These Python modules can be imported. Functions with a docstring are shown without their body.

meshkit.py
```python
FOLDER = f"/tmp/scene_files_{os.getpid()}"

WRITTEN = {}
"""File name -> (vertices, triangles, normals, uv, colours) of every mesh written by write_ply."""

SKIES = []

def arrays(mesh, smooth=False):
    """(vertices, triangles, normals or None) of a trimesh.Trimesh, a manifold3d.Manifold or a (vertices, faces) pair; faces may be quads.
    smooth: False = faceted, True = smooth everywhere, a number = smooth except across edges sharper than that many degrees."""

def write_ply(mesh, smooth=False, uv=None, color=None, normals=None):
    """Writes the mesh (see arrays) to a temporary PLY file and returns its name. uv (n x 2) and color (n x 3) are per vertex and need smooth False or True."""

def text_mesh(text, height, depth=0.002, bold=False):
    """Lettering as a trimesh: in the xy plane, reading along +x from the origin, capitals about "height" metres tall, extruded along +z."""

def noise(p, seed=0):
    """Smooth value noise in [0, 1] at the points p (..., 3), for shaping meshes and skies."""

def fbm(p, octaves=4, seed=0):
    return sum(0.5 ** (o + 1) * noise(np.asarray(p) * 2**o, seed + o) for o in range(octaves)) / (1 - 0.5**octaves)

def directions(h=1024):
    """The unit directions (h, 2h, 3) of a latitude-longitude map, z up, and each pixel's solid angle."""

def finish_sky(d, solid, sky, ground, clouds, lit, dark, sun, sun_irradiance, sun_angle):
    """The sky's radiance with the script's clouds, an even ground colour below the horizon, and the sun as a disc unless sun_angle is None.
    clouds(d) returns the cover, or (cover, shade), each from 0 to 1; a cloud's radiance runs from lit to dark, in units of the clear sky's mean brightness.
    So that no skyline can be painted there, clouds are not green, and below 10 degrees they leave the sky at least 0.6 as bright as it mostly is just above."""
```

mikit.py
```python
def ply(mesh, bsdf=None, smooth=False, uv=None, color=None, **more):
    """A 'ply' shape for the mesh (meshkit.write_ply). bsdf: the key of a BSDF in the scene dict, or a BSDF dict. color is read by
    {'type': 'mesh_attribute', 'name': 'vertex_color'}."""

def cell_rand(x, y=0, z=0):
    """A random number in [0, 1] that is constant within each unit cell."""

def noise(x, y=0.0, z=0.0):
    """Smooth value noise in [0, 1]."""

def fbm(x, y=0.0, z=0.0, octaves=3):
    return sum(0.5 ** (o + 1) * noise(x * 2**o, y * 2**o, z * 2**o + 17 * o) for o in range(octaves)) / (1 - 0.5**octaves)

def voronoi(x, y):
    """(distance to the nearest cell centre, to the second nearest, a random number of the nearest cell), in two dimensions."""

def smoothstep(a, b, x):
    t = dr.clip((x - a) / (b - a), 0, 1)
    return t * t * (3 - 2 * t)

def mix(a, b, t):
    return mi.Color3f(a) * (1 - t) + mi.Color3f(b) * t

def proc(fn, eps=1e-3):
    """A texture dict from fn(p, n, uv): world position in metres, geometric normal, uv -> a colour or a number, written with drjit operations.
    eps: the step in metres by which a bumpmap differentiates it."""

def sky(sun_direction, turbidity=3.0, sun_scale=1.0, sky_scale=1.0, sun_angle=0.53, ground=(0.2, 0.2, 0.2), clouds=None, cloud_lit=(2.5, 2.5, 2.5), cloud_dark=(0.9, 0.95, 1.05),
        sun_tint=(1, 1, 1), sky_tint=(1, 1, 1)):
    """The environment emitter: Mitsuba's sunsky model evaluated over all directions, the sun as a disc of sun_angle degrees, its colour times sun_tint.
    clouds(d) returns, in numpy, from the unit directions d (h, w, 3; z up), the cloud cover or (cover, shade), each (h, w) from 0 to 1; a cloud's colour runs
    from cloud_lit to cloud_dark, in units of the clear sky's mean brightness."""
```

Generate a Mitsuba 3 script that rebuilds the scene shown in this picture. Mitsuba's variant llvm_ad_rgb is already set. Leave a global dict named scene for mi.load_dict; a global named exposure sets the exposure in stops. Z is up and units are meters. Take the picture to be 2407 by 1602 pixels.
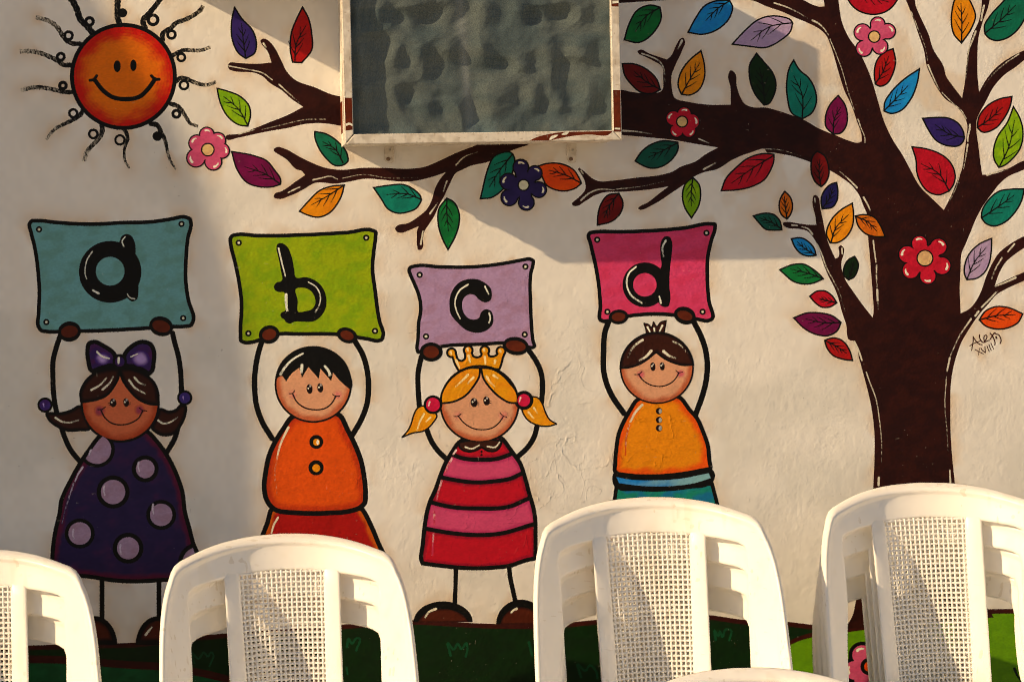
import math
import numpy as np
import mitsuba as mi
import drjit as dr
import trimesh
import shapely
from shapely.geometry import Polygon, LineString, Point
from shapely import affinity
import mikit, meshkit
from mikit import noise, fbm, voronoi, smoothstep, mix, proc

T = mi.ScalarTransform4f

# ------------------------------------------------------------------ camera, sky, sun, exposure
EYE = np.array([0.0, 0.0, 1.5])
YAW, PITCH, ROLL, FOCAL = math.atan(0.1255), math.radians(1.8), math.radians(2.0), 6000.0
fwd = np.array([math.sin(YAW) * math.cos(PITCH), math.cos(YAW) * math.cos(PITCH), -math.sin(PITCH)])
r0 = np.array([math.cos(YAW), -math.sin(YAW), 0.0])
u0 = np.cross(r0, fwd)
UP = u0 * math.cos(ROLL) + r0 * math.sin(ROLL)
RIGHT = r0 * math.cos(ROLL) - u0 * math.sin(ROLL)
SUN = (-0.47, -0.19, 0.262)
exposure = 1.88

scene, labels = {"type": "scene"}, {}
scene = {}
scene["camera"] = {
    "type": "perspective", "fov": math.degrees(2 * math.atan(1203.5 / FOCAL)), "fov_axis": "x",
    "near_clip": 0.1, "far_clip": 500.0,
    "to_world": T().look_at(origin=EYE.tolist(), target=(EYE + fwd).tolist(), up=UP.tolist()),
}
scene["sky"] = mikit.sky(SUN, turbidity=4.0, sun_scale=1.0, sky_scale=0.80, sun_angle=0.6, sun_tint=(1.0, 0.935, 0.83), sky_tint=(1.22, 1.01, 0.93), ground=(0.3, 0.27, 0.22))

# ------------------------------------------------------------------ the wall plane, and where a point of the survey lies on it
YW = 5.43            # the front face of the painted wall
PROUD = 0.19         # how far the window box stands out from it


def at(x, y, plane=YW):
    """Survey coordinates (2407 x 1602) of points on the plane y = plane -> world x, z."""
    x, y = np.asarray(x, float), np.asarray(y, float)
    d = fwd[None] + np.outer((x.ravel() - 1203.5) / FOCAL, RIGHT) - np.outer((y.ravel() - 801.0) / FOCAL, UP)
    t = (plane - EYE[1]) / d[:, 1]
    return EYE[0] + t * d[:, 0], EYE[2] + t * d[:, 2]


# ------------------------------------------------------------------ materials
def lin(c):
    c = np.asarray(c, float) / 255.0
    return np.where(c <= 0.04045, c / 12.92, ((c + 0.055) / 1.055) ** 2.4)


LIT = lin((209, 184, 152)) / np.array([0.74, 0.70, 0.62])      # what sunlit cream plaster looks like against its own colour


def alb(*c):
    return tuple(float(v) for v in np.clip(lin(c) / LIT, 0.004, 0.9))


# name: (colour, second colour, mode, mottle)   mode 0 = blended edge, 1 = dry brush, 2 = cloudy
PALETTE = {
    "black": ((17, 14, 12), (30, 26, 24), 0, 0.15), "soft_black": ((17, 14, 12), (208, 185, 154), 1, 0.1),
    "white": ((232, 214, 180), (150, 120, 95), 0, 0.06), "white_on_tree": ((212, 192, 160), (54, 21, 11), 1, 0.05), "white_dry_orange": ((225, 200, 160), (205, 85, 15), 1, 0.05),
    "white_dry_purple": ((205, 180, 175), (58, 36, 76), 1, 0.05), "white_dry_pink": ((228, 190, 170), (190, 55, 75), 1, 0.05), "white_dry_black": ((225, 210, 180), (17, 14, 12), 1, 0.05),
    "white_dry_hair": ((225, 205, 170), (50, 22, 13), 1, 0.05), "white_dry_blond": ((240, 205, 140), (220, 148, 24), 1, 0.05), "white_dry_red": ((225, 170, 150), (178, 28, 36), 1, 0.05),
    "tree": ((54, 21, 11), (68, 27, 14), 2, 0.15), "sun_orange": ((220, 114, 8), (194, 32, 14), 0, 0.08),
    "lime": ((150, 172, 18), (95, 140, 16), 2, 0.1), "purple": ((66, 45, 100), (50, 34, 84), 2, 0.15), "red": ((178, 30, 26), (150, 22, 22), 2, 0.15), "green": ((20, 112, 80), (10, 88, 60), 2, 0.15),
    "grass_green": ((24, 118, 56), (20, 84, 44), 2, 0.15), "magenta": ((128, 20, 72), (96, 14, 56), 2, 0.12), "amber": ((226, 142, 10), (206, 120, 8), 2, 0.1), "teal": ((26, 130, 104), (18, 104, 84), 2, 0.12),
    "orange": ((226, 88, 12), (204, 66, 10), 2, 0.1), "blue": ((38, 142, 176), (32, 114, 164), 2, 0.15), "lilac": ((182, 150, 160), (168, 134, 152), 2, 0.08), "dark_red": ((124, 22, 20), (92, 14, 14), 2, 0.15),
    "dark_green": ((14, 50, 18), (10, 34, 14), 2, 0.2), "crimson": ((190, 26, 44), (160, 18, 34), 2, 0.12), "navy": ((44, 36, 84), (32, 28, 62), 2, 0.15), "tangerine": ((206, 112, 22), (190, 88, 14), 2, 0.1),
    "pine": ((22, 92, 70), (12, 70, 54), 2, 0.15), "pink": ((208, 92, 114), (190, 68, 96), 2, 0.1), "petal_red": ((200, 34, 54), (168, 20, 38), 2, 0.1), "core": ((222, 180, 116), (196, 140, 100), 2, 0.1), "petal_purple": ((58, 44, 88), (42, 32, 68), 2, 0.1),
    "pale_core": ((215, 200, 165), (200, 180, 140), 2, 0.05), "board_teal": ((122, 160, 148), (104, 134, 112), 2, 0.1), "board_lime": ((158, 164, 8), (116, 148, 12), 2, 0.1), "board_lilac": ((178, 140, 156), (160, 116, 124), 2, 0.08),
    "board_pink": ((212, 74, 104), (196, 54, 78), 2, 0.08), "hand": ((112, 48, 22), (84, 32, 14), 2, 0.15), "skin": ((214, 152, 110), (188, 100, 60), 0, 0.06), "skin_tan": ((208, 112, 70), (178, 74, 36), 0, 0.06),
    "blush": ((206, 104, 100), (206, 136, 104), 0, 0.05), "blush_plum": ((165, 70, 80), (196, 98, 62), 0, 0.05), "hair_brown": ((70, 32, 19), (42, 19, 12), 0, 0.2), "hair_black": ((15, 13, 12), (20, 18, 16), 0, 0.1), "blond": ((226, 150, 16), (214, 124, 10), 2, 0.12),
    "eye": ((40, 18, 14), (40, 18, 14), 0, 0.0), "bow": ((66, 42, 86), (96, 30, 64), 2, 0.15), "bow_light": ((180, 145, 175), (78, 44, 102), 0, 0.1), "dress_purple": ((55, 39, 72), (100, 28, 54), 0, 0.25), "spot": ((176, 140, 148), (158, 118, 120), 2, 0.1),
    "shirt_orange": ((216, 88, 6), (188, 62, 6), 0, 0.1), "trousers_red": ((170, 28, 20), (196, 92, 18), 0, 0.15), "dress_red": ((190, 26, 42), (156, 20, 44), 0, 0.15), "dress_pink": ((202, 78, 104), (184, 58, 92), 0, 0.1),
    "collar": ((72, 36, 22), (44, 20, 14), 0, 0.2), "berry": ((206, 36, 74), (180, 24, 50), 2, 0.1), "shirt_amber": ((224, 136, 6), (222, 90, 8), 0, 0.08), "belt_blue": ((44, 128, 172), (136, 166, 156), 0, 0.15), "pants_teal": ((36, 132, 104), (32, 92, 150), 2, 0.1),
    "shoe": ((92, 38, 18), (62, 25, 14), 0, 0.2), "hill_dark": ((18, 52, 17), (13, 35, 13), 2, 0.3), "hill_mid": ((30, 92, 50), (22, 66, 32), 2, 0.2), "hill_lime": ((118, 152, 12), (96, 132, 10), 2, 0.15), "hill_brown": ((76, 28, 18), (56, 20, 14), 2, 0.2),
    "tuft": ((26, 84, 48), (18, 58, 32), 2, 0.2), "tuft_dark": ((10, 44, 26), (10, 44, 26), 0, 0.1), "ink": ((66, 24, 14), (66, 24, 14), 0, 0.1), "grey_glint": ((176, 158, 140), (60, 36, 28), 0, 0.05), "bead": ((84, 40, 90), (60, 60, 120), 2, 0.1),
    "frame_brown": ((118, 50, 22), (80, 34, 16), 2, 0.2),
}
NAMES = list(PALETTE)
IDX = {n: i for i, n in enumerate(NAMES)}


def pigment(c):
    """Albedo of a paint; the paints are deeper and stronger in colour than a first glance at the sunlit wall suggests."""
    return [float(np.clip(0.9 * v**1.22 / q, 0.003, 0.9)) for v, q in zip(lin(c), LIT)]


PA = [mi.Float(np.array([pigment(PALETTE[n][0])[k] for n in NAMES], np.float32)) for k in range(3)]
PB = [mi.Float(np.array([pigment(PALETTE[n][1])[k] for n in NAMES], np.float32)) for k in range(3)]
PM = mi.Float(np.array([PALETTE[n][2] for n in NAMES], np.float32))
PV = mi.Float(np.array([PALETTE[n][3] for n in NAMES], np.float32))


def paint_colour(p, n, uv):
    i = mi.UInt32(uv.x + 0.5)
    a = mi.Color3f(*[dr.gather(mi.Float, q, i) for q in PA])
    b = mi.Color3f(*[dr.gather(mi.Float, q, i) for q in PB])
    mode, mot = dr.gather(mi.Float, PM, i), dr.gather(mi.Float, PV, i)
    t = uv.y
    streak = fbm(p.x * 38 + p.z * 9, p.z * 60 - p.x * 14, 3.0, 3)
    fine = noise(p.x * 620 + p.z * 150, p.z * 300)
    k0 = smoothstep(0.12, 0.9, t + (streak - 0.5) * 0.6)
    k1 = smoothstep(0.12, 0.88, t + (fine - 0.5) * 0.75)
    k2 = smoothstep(0.30, 0.74, streak) * 0.55
    k = dr.select(mode < 0.5, k0, dr.select(mode < 1.5, k1, k2))
    grain = noise(p.x * 260, p.z * 420)
    hue = mix(a, b, k) * (1 + mot * 1.3 * (streak - 0.5) + 0.15 * (grain - 0.5))
    chip = smoothstep(0.955, 0.985, noise(p.x * 150 + 5, p.z * 170)) * smoothstep(0.50, 0.62, noise(p.x * 17, p.z * 15))
    return mix(hue, (0.55, 0.49, 0.40), 0.28 * chip)


CX, CZ = at([1330], [1050])
CX, CZ = float(CX[0]), float(CZ[0])


def relief(p, n, uv):
    """Height of the plaster in metres: grain, trowel marks, slow waves, and hairline cracks in the middle of the wall."""
    x, z = p.x, p.z
    h = 0.00034 * noise(x * 330, z * 330) + 0.00042 * noise(x * 170 + 3, z * 150) + 0.00040 * noise(x * 62 + z * 12, z * 56 - x * 8 + 7) + 0.0016 * noise(x * 11, z * 13 + 2)
    wx, wz = (noise(x * 26, z * 26) - 0.5) * 1.3, (noise(x * 26 + 40, z * 26 + 9) - 0.5) * 1.3
    d1, d2, _ = voronoi(x * 19 + wx + 0.25 * (noise(x * 110, z * 110) - 0.5), z * 19 + wz)
    where = dr.exp(-(dr.square((x - CX) / 0.42) + dr.square((z - CZ) / 0.40)))
    broken = smoothstep(0.40, 0.54, noise(x * 19 + 5, z * 19))
    return h + where * broken * 0.0012 * smoothstep(0.040, 0.0, d2 - d1)


WALL_C, STAIN, GREY = alb(210, 188, 160), alb(182, 134, 78), alb(186, 168, 142)


def wall_colour(p, n, uv):
    big = fbm(p.x * 5, p.z * 6, 1.0, 3)
    wash = fbm(p.x * 16 + 4, p.z * 13, 9.0, 3)
    fine = noise(p.x * 90, p.z * 60)
    k = dr.clip(uv.y, 0, 1) * smoothstep(0.40, 0.60, wash) * (0.75 + 0.5 * (fine - 0.5))
    c = mix(WALL_C, GREY, 0.45 * smoothstep(0.45, 0.75, big))
    c = mix(c, STAIN, dr.clip(0.8 * k, 0, 1))
    speck = smoothstep(0.965, 0.985, noise(p.x * 130, p.z * 150))
    return c * (1 - 0.25 * speck * smoothstep(0.55, 0.7, big)) * (0.97 + 0.06 * fine)


def textured(colour, rough, height=None, eps=7e-4, scale=1.0, **more):
    b = {"type": "principled", "base_color": proc(colour) if callable(colour) else {"type": "rgb", "value": [float(v) for v in colour]}, "roughness": rough, **more}
    if height is not None:
        b = {"type": "bumpmap", "arbitrary": proc(height, eps), "scale": scale, "bsdf": b}
    return {"type": "twosided", "bsdf": b}


scene["mural_paint"] = textured(paint_colour, 0.45, relief, specular=0.14)
scene["plaster"] = textured(wall_colour, 0.62, relief, specular=0.2)


def wood_colour(p, n, uv):
    g = fbm(p.x * 60 + p.z * 10, p.z * 60 + p.y * 20, 2.0, 3)
    chip = smoothstep(0.80, 0.86, noise(p.x * 160, p.z * 160, p.y * 120))
    return mix(mix((0.66, 0.62, 0.54), (0.52, 0.47, 0.39), smoothstep(0.4, 0.75, g)), (0.30, 0.22, 0.14), 0.45 * chip)


def wood_height(p, n, uv):
    return 0.0007 * noise(p.x * 45, p.z * 300, p.y * 90) + 0.0005 * noise(p.x * 240, p.z * 50, p.y * 90)


scene["painted_wood"] = textured(wood_colour, 0.5, wood_height)


def plastic_colour(p, n, uv):
    s = smoothstep(0.55, 0.85, fbm(p.x * 30, p.z * 26, p.y * 30, 3))
    d = smoothstep(0.76, 0.80, noise(p.x * 130, p.z * 95, p.y * 130)) * smoothstep(0.55, 0.7, noise(p.x * 14, p.z * 14, p.y * 14))
    drip = smoothstep(0.62, 0.80, noise(p.x * 75, p.z * 7, p.y * 20)) * smoothstep(0.45, 0.7, noise(p.x * 9, p.z * 9, 2.0))
    scuff = smoothstep(0.86, 0.90, noise(p.x * 55 + p.z * 210, p.z * 60 - p.x * 20, p.y * 40)) * smoothstep(0.6, 0.7, noise(p.x * 7, p.z * 7, 5.0))
    d = dr.clip(d + 0.45 * drip + 0.7 * scuff, 0, 1)
    return mix(mix((0.84, 0.82, 0.77), (0.79, 0.75, 0.66), 0.5 * s), (0.5, 0.38, 0.2), 0.28 * d)


scene["white_plastic"] = {"type": "twosided", "bsdf": {"type": "principled", "base_color": proc(plastic_colour), "roughness": 0.36, "specular": 0.5}}


SEAM_X = float(at([1098], [150], YW - PROUD)[0][0])
SILL_Z = float(at([1098], [312], YW - PROUD)[1][0])


def foam_colour(p, n, uv):
    c = mix((0.122, 0.158, 0.156), (0.080, 0.122, 0.134), smoothstep(0.4, 0.7, fbm(p.x * 10, p.z * 22, 0, 3)))
    seam = dr.exp(-dr.square((p.x - SEAM_X + 0.05 * (p.z - 1.9)) / (0.008 + 0.008 * noise(p.z * 22, 3.0)))) * (0.35 + 0.5 * noise(p.z * 14, 9.0))
    low = smoothstep(0.5, 0.8, noise(p.x * 30, 4.0)) * smoothstep(SILL_Z + 0.05, SILL_Z, p.z)
    return mix(mix(c, (0.36, 0.40, 0.40), 0.7 * seam), (0.14, 0.22, 0.25), 0.6 * low)


scene["grey_foam"] = textured(foam_colour, 0.9)
scene["screen_wire"] = textured((0.085, 0.095, 0.095), 0.7)
scene["rusty_steel"] = textured((0.16, 0.10, 0.06), 0.7)
scene["dark_void"] = textured((0.02, 0.02, 0.02), 0.9)


def ground_colour(p, n, uv):
    return mix((0.42, 0.37, 0.30), (0.32, 0.28, 0.22), fbm(p.x * 2, p.y * 2, 0, 4))


scene["concrete"] = textured(ground_colour, 0.85)


def side_colour(p, n, uv):
    return mix((0.60, 0.54, 0.45), (0.48, 0.42, 0.34), fbm(p.y * 3, p.z * 3, 0, 3))


scene["side_plaster"] = textured(side_colour, 0.8)


# ------------------------------------------------------------------ drawing on the wall
def path(s):
    out, ox, oy, k = [], 0.0, 0.0, 1.0
    for w in s.split():
        if w == "|":
            out[-1][2] = True
        elif w[0] == "@":
            if w == "@nn":
                ox, oy, k = 0.0, 0.0, 1.0
            elif w == "@ss":
                ox, oy, k = 2250.0, 760.0, 1 / 15.68
            else:
                ox, oy, k = 600.0 * int(w[1]), 400.0 * int(w[2]), 1 / 3.92
        else:
            x, y = w.split(",")
            out.append([ox + float(x) * k, oy + float(y) * k, False])
    return out


def smooth(pts, closed=True, n=5):
    P = np.array([[a, b] for a, b, _ in pts], float)
    C = [c for _, _, c in pts]
    m = len(P)
    out = []
    for i in range(m if closed else m - 1):
        j = (i + 1) % m
        p, q = P[i], P[j]
        L = np.linalg.norm(q - p)
        if L < 1e-6:
            continue

        def tangent(k):
            a, b, c = P[k - 1], P[k], P[(k + 1) % m]
            if C[k] or (not closed and k in (0, m - 1)):
                return (q - p) / L
            d0, d1 = b - a, c - b
            l0, l1 = np.linalg.norm(d0) + 1e-9, np.linalg.norm(d1) + 1e-9
            return (d0 / l0 * l1 + d1 / l1 * l0) / (l0 + l1)

        t0, t1 = tangent(i) * L, tangent(j) * L
        for s in np.arange(n) / n:
            out.append((2 * s**3 - 3 * s**2 + 1) * p + (s**3 - 2 * s**2 + s) * t0 + (-2 * s**3 + 3 * s**2) * q + (s**3 - s**2) * t1)
    if not closed:
        out.append(P[-1])
    return np.array(out)


def shape(s, n=5):
    return Polygon(smooth(path(s), True, n)).buffer(0)


def line(s, w, n=5):
    return LineString(smooth(path(s), False, n)).buffer(w / 2, 6)


def oval(reg, cx, cy, rx, ry=None, rot=0):
    (x, y, _), = path(f"{reg} {cx},{cy}")
    k = 1.0 if reg == "@nn" else 1 / 3.92
    e = affinity.scale(Point(0, 0).buffer(1, 14), rx * k, (ry or rx) * k)
    return affinity.translate(affinity.rotate(e, rot, origin=(0, 0)), x, y)


LAYER = 0.00011
DRAWN = []          # every painted outline, for the brown wash that the painter put round them


class Sheet:
    def __init__(self):
        self.v, self.f, self.uv, self.n = [], [], [], 0

    def raw(self, xy, tri, t, colour, layer):
        x, z = at(xy[:, 0], xy[:, 1])
        v = np.stack([x, np.full(len(x), YW - LAYER * (layer + 1)), z], 1)
        a = v[tri]
        nrm = np.cross(a[:, 1] - a[:, 0], a[:, 2] - a[:, 0])
        tri = np.where((nrm[:, 1] > 0)[:, None], tri[:, ::-1], tri)
        self.v.append(v)
        self.f.append(tri + self.n)
        self.uv.append(np.stack([np.full(len(x), float(IDX[colour])), np.broadcast_to(t, len(x))], 1))
        self.n += len(v)

    def add(self, g, colour, layer, shade=0.0, inner=0.0, wash=True):
        """A filled shape; shade: width of a band along its edge that runs to the second colour."""
        if wash and layer <= 12:
            DRAWN.append(g)
        parts = [(g, inner)]
        if shade:
            parts, last, m = [], g, 7
            for k in range(1, m + 1):
                nxt = g.buffer(-shade * k / m)
                parts.append((last.difference(nxt), inner + (1 - inner) * (1 - (k - 0.5) / m)))
                last = nxt
            parts.append((last, inner))
        for q, t in parts:
            for p in getattr(q, "geoms", [q]):
                if p.is_empty or p.geom_type != "Polygon" or p.area < 0.05:
                    continue
                xy, tri = trimesh.creation.triangulate_polygon(p, engine="earcut")
                self.raw(np.asarray(xy), np.asarray(tri), t, colour, layer)
        return self

    def radial(self, reg, cx, cy, rx, ry, colour, layer):
        """A soft spot: first colour in the middle, second at the rim."""
        g = np.array(oval(reg, cx, cy, rx, ry).exterior.coords)[:-1]
        c = g.mean(0)
        rings = [c + (g - c) * k for k in (0.35, 0.7, 1.0)]
        xy = np.vstack([[c], *rings])
        m = len(g)
        tri, ts = [], np.concatenate([[0.0], np.full(m, 0.15), np.full(m, 0.6), np.full(m, 1.0)])
        for i in range(m):
            j = (i + 1) % m
            tri.append([0, 1 + i, 1 + j])
            for r in range(2):
                a, b = 1 + r * m, 1 + (r + 1) * m
                tri += [[a + i, b + i, b + j], [a + i, b + j, a + j]]
        self.raw(xy, np.array(tri), ts, colour, layer)
        return self

    def stroke(self, s, w0, w1, colour, layer, dry=(0.0, 0.0), n=6):
        """A brush stroke of changing width that may run dry: dry = how dry at its start and end."""
        P = smooth(path(s), False, n) if isinstance(s, str) else np.asarray(s, float)
        d = np.gradient(P, axis=0)
        d /= np.linalg.norm(d, axis=1, keepdims=True) + 1e-9
        nn = np.stack([-d[:, 1], d[:, 0]], 1)
        u = np.concatenate([[0], np.cumsum(np.linalg.norm(np.diff(P, axis=0), axis=1))])
        u /= u[-1]
        w = (w0 + (w1 - w0) * u) / 2
        w = w * (0.92 + 0.16 * np.sin(u * 23 + P[0, 0]) ** 2)
        L, R = P + nn * w[:, None], P - nn * w[:, None]
        k = len(P)
        xy = np.vstack([L, R])
        t = np.tile(dry[0] + (dry[1] - dry[0]) * u, 2)
        i = np.arange(k - 1)
        tri = np.vstack([np.stack([i, i + 1, k + i + 1], 1), np.stack([i, k + i + 1, k + i], 1)])
        self.raw(xy, tri, t, colour, layer)
        for e, ww in ((0, w[0]), (-1, w[-1])):
            if ww > 0.5 and dry[0 if e == 0 else 1] < 0.3:
                c = np.array(Point(*P[e]).buffer(ww, 5).exterior.coords)[:-1]
                j = np.arange(1, len(c) - 1)
                self.raw(c, np.stack([0 * j, j, j + 1], 1), dry[e], colour, layer)
        DRAWN.append(LineString(P).buffer(max(w0, w1) / 2, 3))
        return self

    def build(self, key, **tag):
        v, f, uv = np.vstack(self.v), np.vstack(self.f), np.vstack(self.uv)
        scene[key] = mikit.ply((v, f), "mural_paint", False, uv=uv)
        if tag:
            labels[key] = tag
        return key


USED = {}


def key_of(name):
    k = USED.get(name, 0)
    USED[name] = k + 1
    return name if k == 0 else f"{name}_{k:03d}"


def thing(name, label, category, group=None):
    key = key_of(name)
    labels[key] = {"label": label, "category": category, **({"group": group} if group else {})}
    return key


PARTS = {}


def part(parent, name):
    k = f"{parent}__{name}"
    n = PARTS.get(k, 0)
    PARTS[k] = n + 1
    return k if n == 0 else f"{k}_{n:03d}"


# ------------------------------------------------------------------ mural: the hills at the foot
def mural_hill(name, label, top, colour, layer, edge=0.0):
    k = thing(name, label, "painted hill", None)
    g = shape(top)
    if edge:
        Sheet().add(g, "hill_brown", layer, wash=False).build(part(k, "edge"))
        top_in = affinity.translate(g, 0, edge).intersection(g)
        Sheet().add(top_in, colour, layer + 1, wash=False).build(part(k, "slope"))
    else:
        Sheet().add(g, colour, layer + 1, wash=False).build(part(k, "slope"))
    return k


hill = mural_hill("painted_hill", "dark green painted hill with brown edge under the four children's feet",
                  "@nn -700,1540 | -300,1530 -60,1518 55,1516 230,1511 319,1509 440,1495 523,1488 660,1476 799,1467 890,1460 972,1456 1040,1459 1108,1463 1200,1466 1325,1463 1396,1456 1530,1446 1664,1444 1743,1455 1851,1460 1916,1468 1990,1472 2100,1500 | 2100,2235 | -700,2235 |", "hill_dark", 0, 11)
low = mural_hill("painted_hill", "mid green painted hill at lower left, below a brown stripe", "@nn -700,1575 | -300,1558 -60,1540 50,1539 155,1541 235,1547 300,1552 372,1556 445,1566 530,1585 640,1625 760,1720 | 900,2235 | -700,2235 |", "hill_mid", 2, 18)
lime = mural_hill("painted_hill", "bright lime painted hill at the foot of the painted tree", "@nn 1760,1580 | 1800,1545 1853,1506 1885,1492 1916,1484 1980,1475 2040,1467 2110,1455 2200,1440 2310,1431 2390,1430 2500,1432 2640,1440 2900,1475 3200,1530 | 3200,2235 | 1560,2235 | 1700,1640 |", "hill_lime", 2, 11)
for s, c, w in (("@03 1760,1300 1790,1400", "tuft", 6), ("@03 1770,1300 1830,1360 1880,1300 1915,1340 1950,1300 1960,1310 1930,1430", "tuft", 5),
                ("@13 845,1250 860,1175 890,1220 935,1170 955,1170 930,1285", "tuft", 6), ("@13 1800,1330 1775,1215 1830,1275 1865,1220 1900,1270 1945,1215 1955,1260 1940,1340", "tuft", 6),
                ("@23 1890,1185 1880,1100 1915,1150 1930,1110 1950,1160 1985,1090 2030,1095 2015,1190", "tuft", 6), ("@23 650,1530 620,1410 690,1470 730,1420 790,1480 800,1540", "tuft", 6),
                ("@23 170,1210 200,1330", "tuft", 7), ("@13 840,1440 850,1500", "tuft", 5)):
    Sheet().stroke(s, w, w * 0.8, c, 3).build(part(hill, "grass_tuft"))
for s in ("@33 455,1330 490,1420 510,1470", "@33 2290,1450 2320,1520 2352,1568", "@33 2010,1120 2020,1250"):
    Sheet().stroke(s, 7, 3, "tuft_dark", 5).build(part(lime, "grass_tuft"))

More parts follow.
